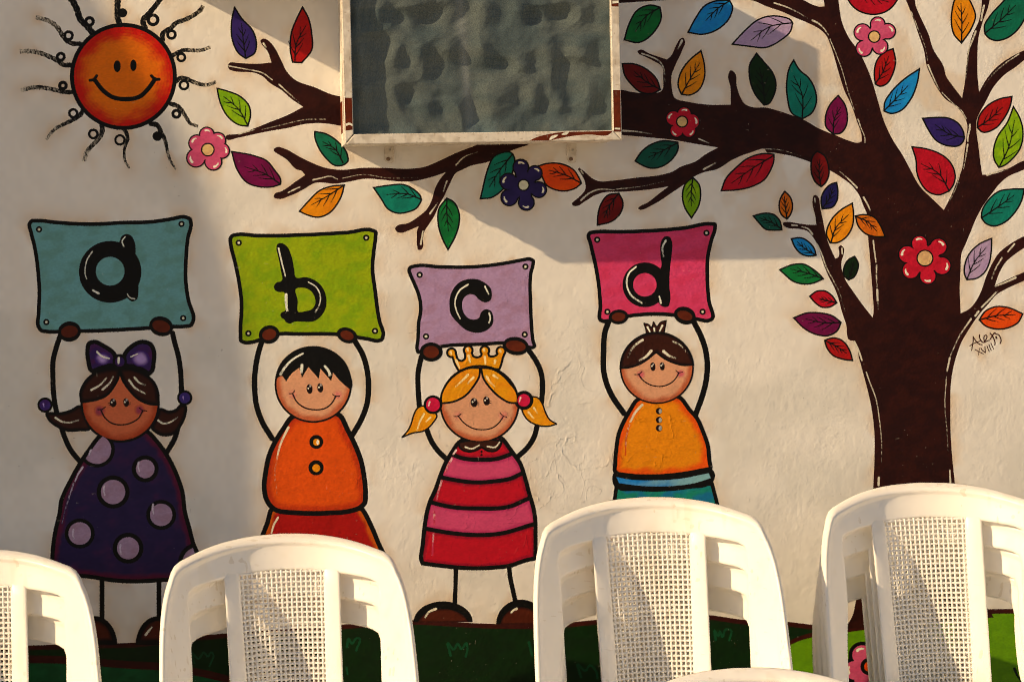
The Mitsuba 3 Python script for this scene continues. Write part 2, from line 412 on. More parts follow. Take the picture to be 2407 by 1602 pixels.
# ------------------------------------------------------------------ mural: the tree
TRUNK = """@nn 1978,1478 | 1990,1468 2004,1445 2011,1415 2030,1330 2046,1230 @32 990,1340 1000,1100 1000,850 970,600 910,350 860,170 800,0 @31 780,1568 740,1420 700,1300 680,1220 640,1100 570,960 520,830 480,700 430,610 380,560 300,540 185,525
160,505 162,482 180,478 300,490 400,503 465,503 | 460,450 432,260 440,235 458,228 480,245 502,350 530,480 545,560 580,680 640,815 | 668,800 676,750 670,710 690,692 716,712 716,780 700,830 695,870 710,950 740,1020 800,1110 900,1250 985,1357 | 992,1300 985,1150 970,950 955,750 942,620
935,410 900,330 860,230 790,140 700,70 600,8 @30 500,1530 400,1490 250,1440 80,1408 0,1392 @20 2352,1390 2200,1410 2050,1470 1900,1560 @21 1780,20 1690,60 1600,130 1460,225 1380,280 1270,340 1230,360 1190,363 1176,350 1190,335 1260,300 1350,230 1455,150 | 1300,175 1150,190 1000,200 860,205 780,230 690,285 610,330 578,328 565,305 580,290 640,240 690,170 690,130 670,70 640,20 @20 622,1555 630,1548
@21 655,-6 700,30 760,80 810,100 950,95 1150,70 1400,40 1500,10 @20 1560,1540 1700,1490 1800,1420 1912,1360 | 1700,1325 1500,1290 1250,1265 1030,1245 | 960,1235 | 960,830 | 1030,830 1100,845 1190,857 1300,860 1390,840 1405,700 1405,640 1390,610 1330,570 1230,520 1180,495 1170,475 1190,460 1280,495 1440,550 | 1475,520 1530,410 1570,355 1590,350 1607,380 1580,470 1520,600 1485,690 1485,800 1510,900 1640,940 1850,967 2030,966 | 2025,800 2006,690 2030,648 2062,668 2085,800 2120,900 2160,960 2230,988 2352,992
@30 110,1020 230,1060 360,1110 480,1180 560,1215 650,1250 760,1295 860,1314 885,1302 | 880,1240 840,1120 780,950 730,850 680,700 640,560 600,430 550,320 480,260 380,210 260,160 150,110 0,58 @20 2240,10 2100,-8 1800,-16 1400,5 1010,30 | 960,32 | 960,-90 | 1400,-90 1900,-110 @30 100,-70 220,-30 340,0 430,45 500,64 541,60 | 535,0 530,-120 | 660,-120 | 665,-40 675,50 700,200 760,340 860,480 930,620 980,750 1030,920 1090,1120 1170,1290 1260,1430 1330,1560
@31 1420,150 1540,270 1640,366 | 1700,250 1770,80 1800,10 @30 1830,1400 1850,1250 1855,1150 1820,1060 1750,980 1650,910 1590,830 1530,720 1480,600 1460,480 1400,300 1350,150 1290,0 1240,-120 | 1320,-120 | 1365,-40 1380,50 1430,170 1500,320 1540,450 1640,620 1660,700 1720,790 1808,905 | 1830,780 1850,650 1870,450 1900,330 1960,200 1985,80 1995,-120 | 2085,-120 | 2070,-30 2050,60 2000,200 1960,350 1950,500 1950,680 1965,848 |
2040,720 2150,600 2270,520 2370,470 2480,430 | 2480,520 | 2420,535 2300,620 2200,690 2100,800 2020,950 1975,1030 1945,1100 1940,1180 1960,1350 1985,1550 @31 1995,42 | 2060,40 2180,10 @30 2250,1545 2352,1490 2480,1450 | @31 2480,-50 | 2420,-22 2320,20 2230,60 2150,130 2080,220 2000,330 1940,440 1890,560 1840,680 1805,760 1795,900 1787,1100 1795,1318 | 1870,1280 1940,1200 1985,1110 2030,980 2090,850 2150,760 2250,680 2352,620 2480,570 | 2480,650 | 2420,690 2300,770 2200,860 2150,950 2110,1062 | 2200,1018 2352,950 2480,900 | 2480,985 | 2420,1002 2352,1030 2200,1100 2120,1150 2060,1220 1980,1310 1900,1420 1850,1500 1810,1568
@32 1760,130 1725,260 1705,400 1700,600 1705,900 1720,1100 1742,1310 @nn 2256,1230 2275,1330 2300,1405 2330,1440 2335,1450 | 2200,1462 | 2080,1470 |"""
tree = thing("painted_tree", "dark brown painted tree with spreading bare branches on the right of the mural", "painted tree")
Sheet().add(shape(TRUNK), "tree", 4).build(part(tree, "trunk"))
b3 = shape("""@10 830,895 | 785,889 700,870 560,810 350,725 290,660 240,560 170,430 120,375 70,358 48,375 60,410 110,470 150,578 | 0,590 @00 2200,583 2110,585 2100,605 2112,640 2150,655 2352,675 @10 60,700 140,770 240,830 330,910 442,986 | 300,1060 150,1120 0,1180 @00 2200,1235 2080,1262 2085,1280 2200,1268 @10 0,1235 150,1205 300,1180 450,1145 600,1135 700,1145 785,1160 830,1165 |""")
b4 = shape("""@10 172,1372 205,1355 270,1370 400,1440 500,1490 640,1545 780,1565 1000,1546 1200,1548 1400,1555 1550,1540 1700,1480 1850,1410 2050,1332 2150,1290 @20 0,1290 200,1290 | 170,1330 100,1355 0,1392 @10 2250,1440 2150,1490 1980,1530 1900,1568 @11 1850,25 1800,110 1740,240 1700,310 1650,420 1600,500 1560,560 1545,640 1547,700 1530,732 1500,732 1492,700 1490,600 1490,560 1507,515 | 1400,560 1345,578 1300,562 1288,535 1310,510 1400,490 1500,430 1580,360 1620,290 1660,160 1720,60 1757,20 | 1600,70 1450,102 1300,102 1150,86 1000,80 870,105 740,124 550,118 440,180 310,240 220,266 172,248 175,225 250,190 380,100 460,44 | 410,0 @10 405,1568 290,1470 |""")
Sheet().add(b3, "tree", 4).build(part(tree, "branch"))
Sheet().add(b4, "tree", 4).build(part(tree, "branch"))
HL = [  # white brush marks along the bark: path, width from, to, dryness from, to
    ("@30 430,190 480,215 540,270 580,330", 6, 3, .1, .5), ("@30 590,360 640,480 700,640 760,850 820,1030", 3, 2.4, .3, .7), ("@30 850,1100 885,1200 910,1260 915,1320", 4, 3, .25, .55), ("@30 80,30 200,70 320,130 400,180", 5, 2.5, .1, .75),
    ("@30 1495,600 1520,660 1560,750 1600,830", 5, 3, 0, .6), ("@30 1620,850 1720,950 1810,1030 1850,1100", 3, 3, .3, .5), ("@30 1880,1150 1878,1190 1865,1240 1860,1310", 6, 5, 0, .3), ("@30 1860,1330 1845,1430 1820,1560", 5, 3, .2, .7),
    ("@30 2010,55 1995,120 1985,190", 7, 5, 0, .2), ("@30 1935,290 1900,380 1870,460 1855,600 1840,740", 6, 3, .1, .8), ("@30 2330,500 2200,590 2080,700 2010,800", 4, 3, .25, .8), ("@30 1340,110 1400,260 1470,440 1490,560", 3, 2, .4, .8),
    ("@31 680,10 760,80 840,160", 2.5, 6, .6, .05), ("@31 900,250 940,320 965,380", 6, 4, 0, .6), ("@31 990,650 1000,740 1015,850", 5, 4, 0, .3), ("@31 1020,870 1020,1000 1025,1080", 4, 4, .3, .55), ("@31 1025,1100 1030,1200", 7, 6, 0, .2), ("@31 1035,1210 1035,1290", 4, 2, .5, .9),
    ("@31 240,505 290,510", 5, 4, 0, .1), ("@31 330,520 390,540 430,590", 3, 6, .1, .2), ("@31 470,680 510,760 560,900 620,1010 680,1130 730,1300", 5, 2, .1, .85), ("@31 700,720 705,770", 5, 5, 0, .05), ("@31 450,260 455,300", 4, 3, .1, .4),
    ("@31 1790,20 1760,140 1690,290", 3, 3, .35, .8), ("@31 2040,45 2150,10 2230,-10", 6, 2, 0, .7), ("@31 2290,680 2230,750", 6, 5, 0, .2), ("@31 2180,800 2120,900 2080,1000", 5, 4, .3, .6), ("@31 2110,1070 2200,1035 2300,990", 4, 7, .3, .05), ("@31 2120,1125 2060,1190 1990,1260", 5, 6, 0, .2), ("@31 1960,1300 1930,1340", 7, 6, 0, .1), ("@31 1890,1370 1820,1470 1760,1568", 6, 3, .05, .7),
    ("@32 815,10 850,80 885,180", 6, 5, 0, .2), ("@32 925,290 960,390 1010,520 1045,720 1065,900 1065,1130", 4, 3, .2, .75), ("@32 1042,1262 1038,1330", 7, 7, 0, .05), ("@32 1790,-60 1740,50 1700,140", 3, 3, .3, .6), ("@32 1695,160 1670,280", 6, 5, 0, .2), ("@32 1665,330 1650,600 1670,850 1678,1020", 3, 3, .35, .85), ("@32 1695,1195 1700,1310", 5, 6, 0, .05),
    ("@20 1035,1205 1150,1212 1300,1235", 6, 2.5, .05, .7), ("@20 1735,1280 1830,1320", 5, 2, 0, .7), ("@20 1210,495 1270,515 1380,575 1415,640 1420,760", 5, 3, .05, .75), ("@20 1580,375 1540,460", 7, 3, 0, .8), ("@20 1780,1560 1900,1495", 6, 3, .05, .6), ("@30 0,1372 120,1380 330,1440", 3, 2, .5, .85),
    ("@21 650,5 670,35", 5, 4, 0, .2), ("@21 650,275 720,215 800,180 960,182", 6, 3, 0, .4), ("@21 970,175 1200,150 1450,95", 3, 2, .35, .9),
    ("@10 75,400 100,440", 6, 4, 0, .4), ("@10 -20,650 60,670 160,740", 4, 4, .1, .5), ("@10 220,780 330,880 420,960", 5, 2, .15, .8), ("@10 60,1195 250,1150 450,1105 650,1100", 2.5, 4, .6, .6), ("@00 2110,610 2220,630 2330,650", 4, 3, .05, .4), ("@00 2200,1235 2345,1195", 5, 3, .1, .4),
    ("@11 530,90 620,70 690,55 760,85", 5, 3, 0, .5), ("@11 800,75 1000,40 1200,70 1500,70", 2.5, 2, .45, .85), ("@11 335,190 410,155", 5, 4, 0, .2), ("@11 305,205 320,198", 4, 4, 0, 0), ("@11 1765,100 1730,200", 5, 3, .05, .6), ("@11 1680,300 1610,400", 2.5, 6, .5, 0), ("@11 1545,560 1525,680", 4, 6, .2, 0), ("@10 1850,1520 1920,1450 2050,1400", 5, 2, .05, .8),
]
for s, a, b, d0, d1 in HL:
    Sheet().stroke(s, a * 0.74, b * 0.74, "white_on_tree", 5, (d0, d1)).build(part(tree, "bark_highlight"))

# ------------------------------------------------------------------ mural: the leaves
LG = "leaves scattered over the painted tree"


def leaf(colour, outline, veins, label, layer=6, spine=None):
    """veins: 'region x,y x,y' from the stem end towards the tip."""
    k = thing("painted_leaf", label, "painted leaf", LG)
    g = shape(outline)
    s = Sheet().add(g.buffer(0.8), "black", layer)
    s.add(g.buffer(-2.9), colour, layer + 1)
    s.build(part(k, "blade"))
    v = np.array([[a, b] for a, b, _ in path(veins)])
    v = smooth([[a, b, False] for a, b in v], False, 8)
    L = np.linalg.norm(np.diff(v, axis=0), axis=1).sum()
    sh = Sheet().stroke(v, 3.6, 1.8, "black", layer + 2)
    m = len(v)
    for q, side, ln in ((0.22, 1, 0.30), (0.30, -1, 0.30), (0.48, 1, 0.27), (0.56, -1, 0.27), (0.74, 1, 0.17), (0.80, -1, 0.17)):
        i = min(m - 2, int(q * (m - 1)))
        d = v[i + 1] - v[i]
        d /= np.linalg.norm(d)
        ang = side * math.radians(38)
        e = np.array([d[0] * math.cos(ang) - d[1] * math.sin(ang), d[0] * math.sin(ang) + d[1] * math.cos(ang)])
        end = v[i] + e * L * ln + d * L * ln * 0.25
        mid = (v[i] + end) / 2 + d * -L * 0.02
        sh.stroke(smooth([[*v[i], False], [*mid, False], [*end, False]], False, 4), 3.2, 1.2, "black", layer + 2)
    sh.build(part(k, "vein"))


leaf("lime", "@00 1995,810 | 2090,835 2220,890 2300,980 2312,1060 2285,1167 | 2200,1155 2090,1070 2030,960", "@00 2285,1160 2200,1010 2060,890", "lime green painted leaf just right of the painted sun")
leaf("purple", "@00 2160,60 | 2230,170 2330,280 2366,400 2350,490 2265,545 | 2200,500 2140,380 2130,200", "@00 2265,540 2245,400 2225,220", "purple painted leaf in the top left, pointing up, left of the red one")
leaf("red", "@10 435,60 | 490,160 525,320 525,460 430,583 | 340,578 | 318,450 330,300 380,170", "@10 365,575 375,420 470,230", "tall red painted leaf between the purple leaf and the window")
leaf("green", "@10 545,1208 | 650,1230 770,1310 850,1420 855,1490 820,1520 740,1530 640,1450 570,1340 545,1260", "@10 808,1500 740,1380 620,1305", "green painted leaf at the bottom left corner of the window")
leaf("magenta", "@nn 543,355 | 600,366 627,377 645,398 661,425 660,434 | 640,440 610,440 580,430 557,400", "@nn 658,432 625,410 575,392", "magenta painted leaf beside the pink flower below the sun")
leaf("grass_green", "@20 1043,372 | 1085,230 1170,90 1290,45 1380,65 | 1393,160 1340,280 1180,398", "@20 1378,70 1250,150 1150,290", "bright green painted leaf at the upper right corner of the window")
leaf("blue", "@20 1630,303 | 1700,170 1790,50 1900,5 2020,3 | 2048,60 2030,150 1920,270 1770,322", "@20 2015,12 1910,80 1800,190", "blue painted leaf at the top, right of the window")
leaf("lilac", "@nn 1719,105 | 1753,69 1778,48 1800,39 1838,39 1859,47 1864,54 | 1859,74 1838,94 1800,113 1759,110", "@nn 1862,54 1810,63 1765,95", "large lilac painted leaf near the top, crossed by a shadow edge")
leaf("dark_red", "@20 1025,585 | 1130,585 1260,640 1350,730 1385,830 | 1300,868 1190,850 1110,780 1050,700", "@20 1382,828 1260,760 1140,660", "dark red painted leaf touching the right edge of the window")
leaf("amber", "@20 1757,462 | 1790,600 1790,720 1730,840 1640,882 1570,872 | 1540,790 1560,680 1640,560", "@20 1575,870 1660,720 1745,580", "amber painted leaf standing above the thick branch, right of the forked twig")
leaf("dark_green", "@nn 1778,124 | 1800,150 1815,168 1825,199 1820,224 1805,246 1795,248 | 1774,222 1761,184 1761,153", "@nn 1798,246 1793,200 1785,160", "very dark green painted leaf above the thick branch")
leaf("teal", "@30 257,548 | 310,640 400,720 460,840 470,930 430,1040 335,1102 | 240,1050 195,900 190,740 220,610", "@30 335,1095 335,880 258,700", "tall teal painted leaf standing on the thick branch")
leaf("magenta", "@30 667,875 | 730,960 755,1080 740,1170 690,1230 620,1242 | 550,1170 545,1080 590,960", "@30 620,1235 630,1100 690,990", "maroon painted leaf in the fork of the trunk and thick branch")
leaf("blue", "@30 1420,628 | 1400,760 1330,930 1250,1020 1150,1050 1085,1027 | 1090,950 1150,850 1270,730", "@30 1090,1020 1190,920 1310,790", "light blue painted leaf right of the upper trunk limb")
leaf("red", "@30 1175,445 | 1198,560 1170,690 1110,780 1050,800 1005,778 | 995,660 1030,540 1100,475", "@30 1010,772 1080,660 1130,520", "small red painted leaf under the pink flower by the upper trunk limb")
leaf("crimson", "@30 745,-40 760,10 830,90 920,130 1010,138 1120,105 1190,40 1225,-30 1180,-120 1000,-180 | 820,-120", "@30 820,-100 960,-30 1130,20", "crimson painted leaf cut by the top edge of the picture")
leaf("amber", "@30 1740,-10 1800,-80 | 1860,-30 1900,40 1935,150 1900,260 1803,405 | 1730,320 1705,200 1715,80", "@30 1803,385 1805,200 1797,30", "amber painted leaf at the top right beside a thin limb")
leaf("green", "@30 2015,315 | 2010,240 2060,150 2160,40 2260,-60 2420,-110 | 2420,60 2380,190 2290,310 2200,365 2110,378 2045,350", "@30 2020,308 2160,190 2300,50", "large green painted leaf in the top right corner")
leaf("red", "@30 2272,886 | 2260,960 2200,1090 2110,1190 1990,1220 1946,1180 | 1955,1090 2030,980 2150,910", "@30 1950,1175 2060,1100 2180,990", "red painted leaf right of the thin limb, above the tall lime leaf")
leaf("purple", "@30 1438,1088 | 1560,1080 1680,1085 1780,1140 1825,1220 1828,1290 1790,1340 1690,1350 1570,1300 1490,1190", "@30 1825,1265 1700,1240 1560,1150", "purple painted leaf between the trunk and the thin right limb")
leaf("lime", "@30 2280,976 | 2340,1080 2372,1200 2345,1370 2270,1470 2190,1532 2145,1547 | 2100,1470 2095,1380 2130,1260 2220,1130", "@30 2150,1540 2240,1350 2290,1110", "tall lime green painted leaf at the right edge of the picture")
leaf("crimson", "@nn 2142,344 | 2177,349 2208,360 2231,377 2243,398 2246,415 2241,436 2231,450 | 2206,459 2182,452 2162,428 2154,405 2152,377", "@nn 2231,449 2208,410 2165,385", "big crimson painted leaf in the crook above the trunk")
leaf("dark_red", "@nn 1920,354 | 1938,365 1948,390 1949,410 1940,431 1930,440 | 1917,430 1906,405 1905,390 1909,367", "@nn 1929,438 1925,405 1927,375", "dark red painted leaf lying over the lower edge of the trunk fork", 7)
leaf("tangerine", "@31 175,190 | 230,250 250,330 235,400 195,457 | 140,410 118,320 140,240", "@31 195,450 180,340 170,240", "small brownish orange painted leaf at the tip of the low left twig")
leaf("pine", "@nn 1769,507 | 1786,502 1800,500 1818,503 1833,517 1839,541 | 1815,542 1800,540 1784,525", "@nn 1837,538 1812,522 1785,512", "small dark green painted leaf left of the low twig tip")
leaf("navy", "@31 655,108 | 668,200 655,290 620,340 515,360 | 505,270 540,180 600,125", "@31 518,355 590,250 620,160", "small navy painted leaf beside the upright low twig")
leaf("amber", "@31 800,298 | 812,420 800,520 740,620 660,670 590,674 | 555,590 580,490 680,370", "@31 600,665 640,540 760,410", "amber painted leaf between the low twig and the trunk")
leaf("tangerine", "@31 820,420 | 900,405 1000,430 1060,510 1105,617 | 1000,615 920,590 850,520", "@31 830,428 930,470 1020,560", "brownish orange painted leaf overlapping the left edge of the trunk", 8)
leaf("blue", "@31 230,628 | 330,620 400,660 450,720 467,787 | 390,795 320,770 265,710", "@31 462,782 370,730 290,660", "small blue painted leaf left of the low twig")
leaf("grass_green", "@31 120,915 | 250,865 350,862 440,910 500,960 535,1000 | 430,1045 330,1050 240,1020 180,970", "@31 530,1000 390,950 230,910", "bright green painted leaf left of the low limb, above the small red leaf")
leaf("dark_green", "@31 820,788 | 855,860 845,930 810,990 760,1013 | 715,970 715,900 760,820", "@31 765,1008 790,920 810,840", "small dark green painted leaf right of the low limb")
leaf("crimson", "@31 398,1160 | 470,1110 550,1110 610,1150 659,1222 | 590,1262 510,1262 450,1220", "@31 655,1220 560,1200 490,1180", "small crimson painted leaf above the magenta leaf left of the trunk")
leaf("magenta", "@31 250,1358 | 380,1310 500,1310 620,1340 697,1400 | 660,1480 580,1525 480,1520 360,1465", "@31 692,1402 540,1405 370,1370", "magenta painted leaf left of the trunk, above the lowest red leaf")
leaf("red", "@nn 1937,799 | 1947,795 1958,793 1978,798 1989,808 1999,826 2005,848 | 1978,844 1958,836 1943,818", "@nn 1940,800 1965,813 1990,830", "lowest red painted leaf left of the trunk")
leaf("teal", "@31 1983,440 | 1985,390 2050,270 2150,190 2250,172 2385,170 | 2360,280 2290,400 2190,490 2100,518 2020,490", "@31 1990,438 2150,330 2290,230", "teal painted leaf at the right edge under the right limb")
leaf("lilac", "@31 2084,622 | 2080,750 2060,860 2020,940 1940,1000 1850,1012 | 1825,950 1830,870 1870,770 1960,680", "@31 1852,1005 1920,850 2030,710", "lilac painted leaf right of the trunk")
leaf("orange", "@31 1960,1378 | 2020,1295 2120,1252 2230,1260 2372,1320 | 2330,1400 2230,1455 2120,1465 2020,1435", "@31 1965,1378 2120,1340 2300,1330", "bright orange painted leaf above the painter's signature")
leaf("amber", "@11 400,380 | 480,290 600,180 700,145 824,133 | 800,230 760,310 680,400 580,437 490,420", "@11 820,138 680,230 520,320", "amber painted leaf hanging above the green letter sign")
leaf("teal", "@11 1083,158 | 1240,135 1370,130 1470,180 1530,250 1532,285 | 1490,350 1400,390 1310,400 1220,360 1160,270", "@11 1530,270 1400,220 1210,225", "teal painted leaf under the lower left branch, beside its twig")
leaf("grass_green", "@11 1765,253 | 1830,290 1880,390 1880,500 1850,600 1776,740 | 1720,630 1680,480 1690,350", "@11 1765,260 1765,400 1780,560", "green painted leaf hanging down to the right of the forked lower twig")
leaf("teal", "@nn 1128,468 | 1133,446 1143,405 1148,390 1161,367 1184,357 1200,357 1210,370 1211,385 | 1200,420 1176,452 1156,465", "@nn 1205,362 1175,400 1150,440", "teal painted leaf tucked behind the purple flower", 6)
leaf("orange", "@nn 1262,390 | 1289,383 1322,385 1348,398 1363,420 1368,431 | 1353,443 1327,450 1302,446 1284,436 1273,415", "@nn 1365,430 1325,410 1290,400", "orange painted leaf right of the purple flower")
leaf("pine", "@20 1545,1308 | 1548,1370 1500,1460 1400,1535 1300,1555 1200,1520 1143,1485 | 1200,1400 1290,1330 1400,1295", "@20 1542,1315 1400,1390 1270,1450", "dark teal painted leaf under the thick branch near the window")
leaf("crimson", "@nn 1694,449 | 1705,420 1730,393 1756,372 1800,360 1820,362 | 1820,377 1813,398 1797,423 1771,438 1735,447", "@nn 1818,366 1770,395 1720,430", "large crimson painted leaf under the thick branch")
leaf("lime", "@21 1680,63 | 1740,130 1755,220 1740,320 1667,448 | 1600,340 1580,230 1610,120", "@21 1680,70 1665,200 1665,330", "lime green painted leaf hanging above the pink letter sign")
leaf("dark_red", "@21 1000,208 | 1040,300 1020,390 950,465 798,512 | 800,420 830,310 890,230", "@21 995,215 910,330 860,440", "dark red painted leaf above the left corner of the pink letter sign")


# ------------------------------------------------------------------ mural: the flowers
def flower(colour, reg, core, rc, petals, label, core_colour="core", rim=3.2, layer=9):
    k = thing("painted_flower", label, "painted flower", "painted flowers on and around the tree")
    ps = [oval(reg, x, y, r * 1.12) for x, y, r in petals]
    c = oval(reg, *core, rc)
    body = shapely.union_all(ps + [q.buffer(-0.2 * math.sqrt(q.area / math.pi)).union(c).convex_hull for q in ps] + [oval(reg, *core, rc * 1.45)])
    Sheet().add(body.buffer(rim), "black", layer).add(body, colour, layer + 0.5).build(part(k, "outline"))
    cx, cy = c.centroid.x, c.centroid.y
    for p, (x, y, r) in zip(ps, petals):
        me = p.union(Polygon([(cx, cy), *np.array(affinity.rotate(p, 0).exterior.coords)]).convex_hull.intersection(body)).intersection(body)
        s = Sheet().add(me.buffer(0), colour, layer + 1)
        px, py = p.centroid.x, p.centroid.y
        R = math.sqrt(p.area / math.pi)
        out = math.atan2(py - cy, px - cx)
        a = [out + (0.9 if math.cos(out) < 0.2 else -0.9) * (1.2 * q - 0.25) for q in np.linspace(0, 1, 7)]
        arc = np.array([[px + 0.66 * R * math.cos(t), py + 0.66 * R * math.sin(t)] for t in a])
        s.stroke(arc, R * 0.32, R * 0.14, "white", layer + 2)
        s.build(part(k, "petal"))
    s = Sheet().add(c.buffer(rim * 0.7), "black", layer + 3)
    s.add(c.buffer(-rim * 0.3), core_colour, layer + 4)
    s.build(part(k, "centre"))


flower("pink", "@00", (1915, 1380), 55, [(1905, 1240, 54), (2005, 1295, 60), (2045, 1390, 56), (1965, 1490, 64), (1805, 1455, 70), (1815, 1320, 62)], "pink painted flower at the end of the branch below the sun")
flower("petal_red", "@20", (1580, 1122), 48, [(1600, 1050, 52), (1668, 1122, 60), (1642, 1203, 52), (1530, 1205, 50), (1500, 1090, 56)], "red painted flower on the thick branch right of the window")
flower("pink", "@30", (998, 340), 50, [(1030, 225, 54), (1122, 290, 58), (1052, 430, 58), (903, 448, 60), (890, 300, 64)], "pink painted flower beside the upper trunk limb")
flower("petal_purple", "@nn", (1230.5, 435), 12, [(1195, 427, 16), (1197, 464, 16), (1237, 476, 15), (1266, 446, 15), (1257, 407, 14), (1224, 393, 15)], "purple painted flower under the window's right half", "pale_core")
flower("petal_red", "@31", (1465, 810), 70, [(1415, 675, 60), (1590, 705, 64), (1622, 880, 68), (1492, 975, 62), (1335, 920, 66), (1302, 775, 66)], "large red painted flower on the tree trunk")
flower("pink", "@33", (950, 1430), 56, [(885, 1325, 80), (815, 1465, 76), (900, 1570, 76), (1040, 1560, 76), (1060, 1400, 76)], "pink painted flower with thick black outline on the lime hill", "orange", rim=8.5)

# ------------------------------------------------------------------ mural: the smiling sun
sun = thing("painted_sun", "smiling orange painted sun with curly black rays in the upper left", "painted sun")
disc = oval("@00", 1137, 706, 456)
RAYS = [("845,295 800,240 740,180 710,90 680,30 640,-30", 13, 13, 0, 0, (825, 200, 34, 14)), ("1105,225 1085,170 1082,100 1085,0 1085,-40", 12, 13, 0, 0, (1130, 120, 20, 20)), ("1335,260 1318,190 1370,130 1420,70 1490,-20", 12, 10, 0, 0, (1410, 185, 44, 14)),
        ("1500,370 1500,310 1540,280 1570,265 1620,215 1700,185 1780,145 1850,90 1872,55", 10, 9, 0, .5, (1580, 320, 36, 12)), ("1595,510 1650,480 1690,465 1760,465 1850,465 1940,435", 9, 7, 0, .75, (1670, 530, 34, 11)), ("1615,755 1660,722 1700,722 1780,755 1860,780 1930,780 1990,755", 10, 7, 0, .7, (1695, 785, 38, 11)),
        ("1575,958 1630,975 1680,1025 1720,1090 1755,1140 1825,1165", 10, 6, 0, .5, (1625, 1050, 32, 13)), ("1390,1140 1450,1155 1480,1210 1520,1290 1540,1380 1570,1480 1620,1560", 11, 4, 0, .6, (1450, 1255, 20, 22)), ("1140,1185 1170,1240 1175,1290 1155,1340 1145,1420 1155,1490 1195,1550", 9, 4, 0, .6, (1105, 1290, 42, 10)),
        ("940,1140 940,1220 900,1290 850,1340 800,1400 775,1485", 11, 8, 0, .85, (860, 1235, 38, 11)), ("770,1000 740,1060 690,1095 600,1140 500,1195 425,1285", 10, 6, 0, .85, (675, 1045, 36, 11)), ("665,850 600,850 530,835 440,815 330,805 190,832", 9, 9, 0, .95, (580, 790, 30, 14)),
        ("655,600 590,600 530,560 470,530 400,500 300,475 180,475", 10, 9, 0, 1.0, (560, 525, 32, 13)), ("735,405 660,400 610,370 570,320 530,255 460,200 330,160", 10, 9, 0, .95, (632, 330, 36, 12))]
for s, w0, w1, d0, d1, (lx, ly, lr, lw) in RAYS:
    sh = Sheet().stroke("@00 " + s, w0 * 1.12, w1 * 1.15, "soft_black", 3, (d0, d1 * 0.6))
    o = oval("@00", lx, ly, lr)
    sh.add(o.buffer(lw / 3.92 * 1.1).difference(o.buffer(-lw / 3.92 * 1.1)), "black", 4)
    sh.build(part(sun, "ray"))
s = Sheet().add(disc.buffer(9.5), "black", 4)
s.add(disc, "sun_orange", 5, shade=50)
s.build(part(sun, "face"))
for x, y, a, b in ((1080, 612, 32, 54), (1229, 604, 29, 52)):
    Sheet().add(oval("@00", x, y, a, b), "black", 6).build(part(sun, "eye"))
s = Sheet().add(line("@00 872,738 950,835 1040,897 1165,915 1290,890 1365,820 1428,732", 10.2), "black", 6)
s.add(line("@00 830,742 868,732 890,700", 7), "black", 7).add(line("@00 1395,700 1430,732 1466,733", 7), "black", 7)
s.build(part(sun, "mouth"))


# ------------------------------------------------------------------ mural: the four letter signs and the children who hold them
def sign(label, outline, colour, letter, holes, shines, pins, rim=9.0):
    k = thing("painted_sign", label, "painted sign", None)
    g = shape(outline)
    Sheet().add(g, "black", 4).build(part(k, "border"))
    Sheet().add(g.buffer(-rim), colour, 5).build(part(k, "board"))
    L = letter
    for h in holes:
        L = L.difference(h)
    s = Sheet().add(L, "black", 6)
    for a, w0, w1, d0, d1 in shines:
        s.stroke(a, w0, w1, "white_dry_black", 7, (d0, d1))
    s.build(part(k, "letter"))
    for reg, x, y in pins:
        q = Sheet().add(oval(reg, x, y, 29), "black", 6)
        q.add(oval(reg, x, y, 12), "pale_core", 7)
        q.build(part(k, "pin"))


sign("teal painted sign with a black letter a, leftmost of the four", "@01 255,490 280,455 350,447 500,462 850,480 1150,465 1400,458 1560,435 1720,417 1765,440 1778,490 1750,620 1730,850 1728,1000 1750,1180 1795,1400 1770,1440 1700,1455 1590,1457 1300,1475 900,1495 600,1500 430,1502 370,1490 340,1450 340,1300 345,1100 335,950 300,700 270,580", "board_teal",
     shapely.union_all([oval("@01", 1015, 936, 288, 284), shape("@01 1100,660 1120,610 1160,588 1210,605 1243,670 1250,800 1262,950 1275,1130 1260,1190 1215,1208 1175,1180 1150,1150 1050,1100 1050,700")]), [oval("@01", 1015, 930, 132)],
     [("@01 850,750 805,820 785,900 785,960 800,1005", 3, 2, .1, .3), ("@01 855,1105 910,1135", 4, 5, 0, .1), ("@01 1152,615 1125,655 1140,700", 3, 3, 0, .1), ("@01 1172,1138 1200,1175 1240,1185", 2, 3, 0, .1)], [("@01", 360, 545), ("@01", 1672, 495), ("@01", 427, 1398), ("@01", 1688, 1362)])
sign("lime green painted sign with a black letter b", "@nn 537,560 543,551 556,547 600,549 727,547 817,542 879,538 887,543 887,558 883,591 880,630 886,681 896,752 905,788 900,801 888,805 865,801 840,797 791,790 702,789 656,789 620,800 587,809 571,808 562,802 561,790 563,706 556,655 548,617 538,575", "board_lime",
     shape("@11 195,710 205,680 240,672 290,700 330,780 360,920 372,985 470,985 560,1020 620,1080 655,1180 645,1280 600,1350 540,1390 450,1395 360,1395 320,1412 280,1395 268,1375 240,1355 232,1325 255,1303 270,1298 258,1122 215,1122 180,1100 172,1070 195,1035 242,1020 235,920 210,790"), [shape("@11 375,1092 450,1083 510,1110 550,1180 550,1240 520,1280 460,1298 398,1304 392,1200")],
     [("@11 215,720 245,850 278,975", 4, 3, 0, .2), ("@11 285,1145 285,1230 295,1300", 7, 5, 0, .3), ("@11 490,1030 560,1075 600,1160 590,1240 550,1310", 3, 3, .1, .6)], [("@01", 2200, 668), ("@01", 2288, 1502), ("@11", 1022, 622), ("@11", 1103, 1480)])
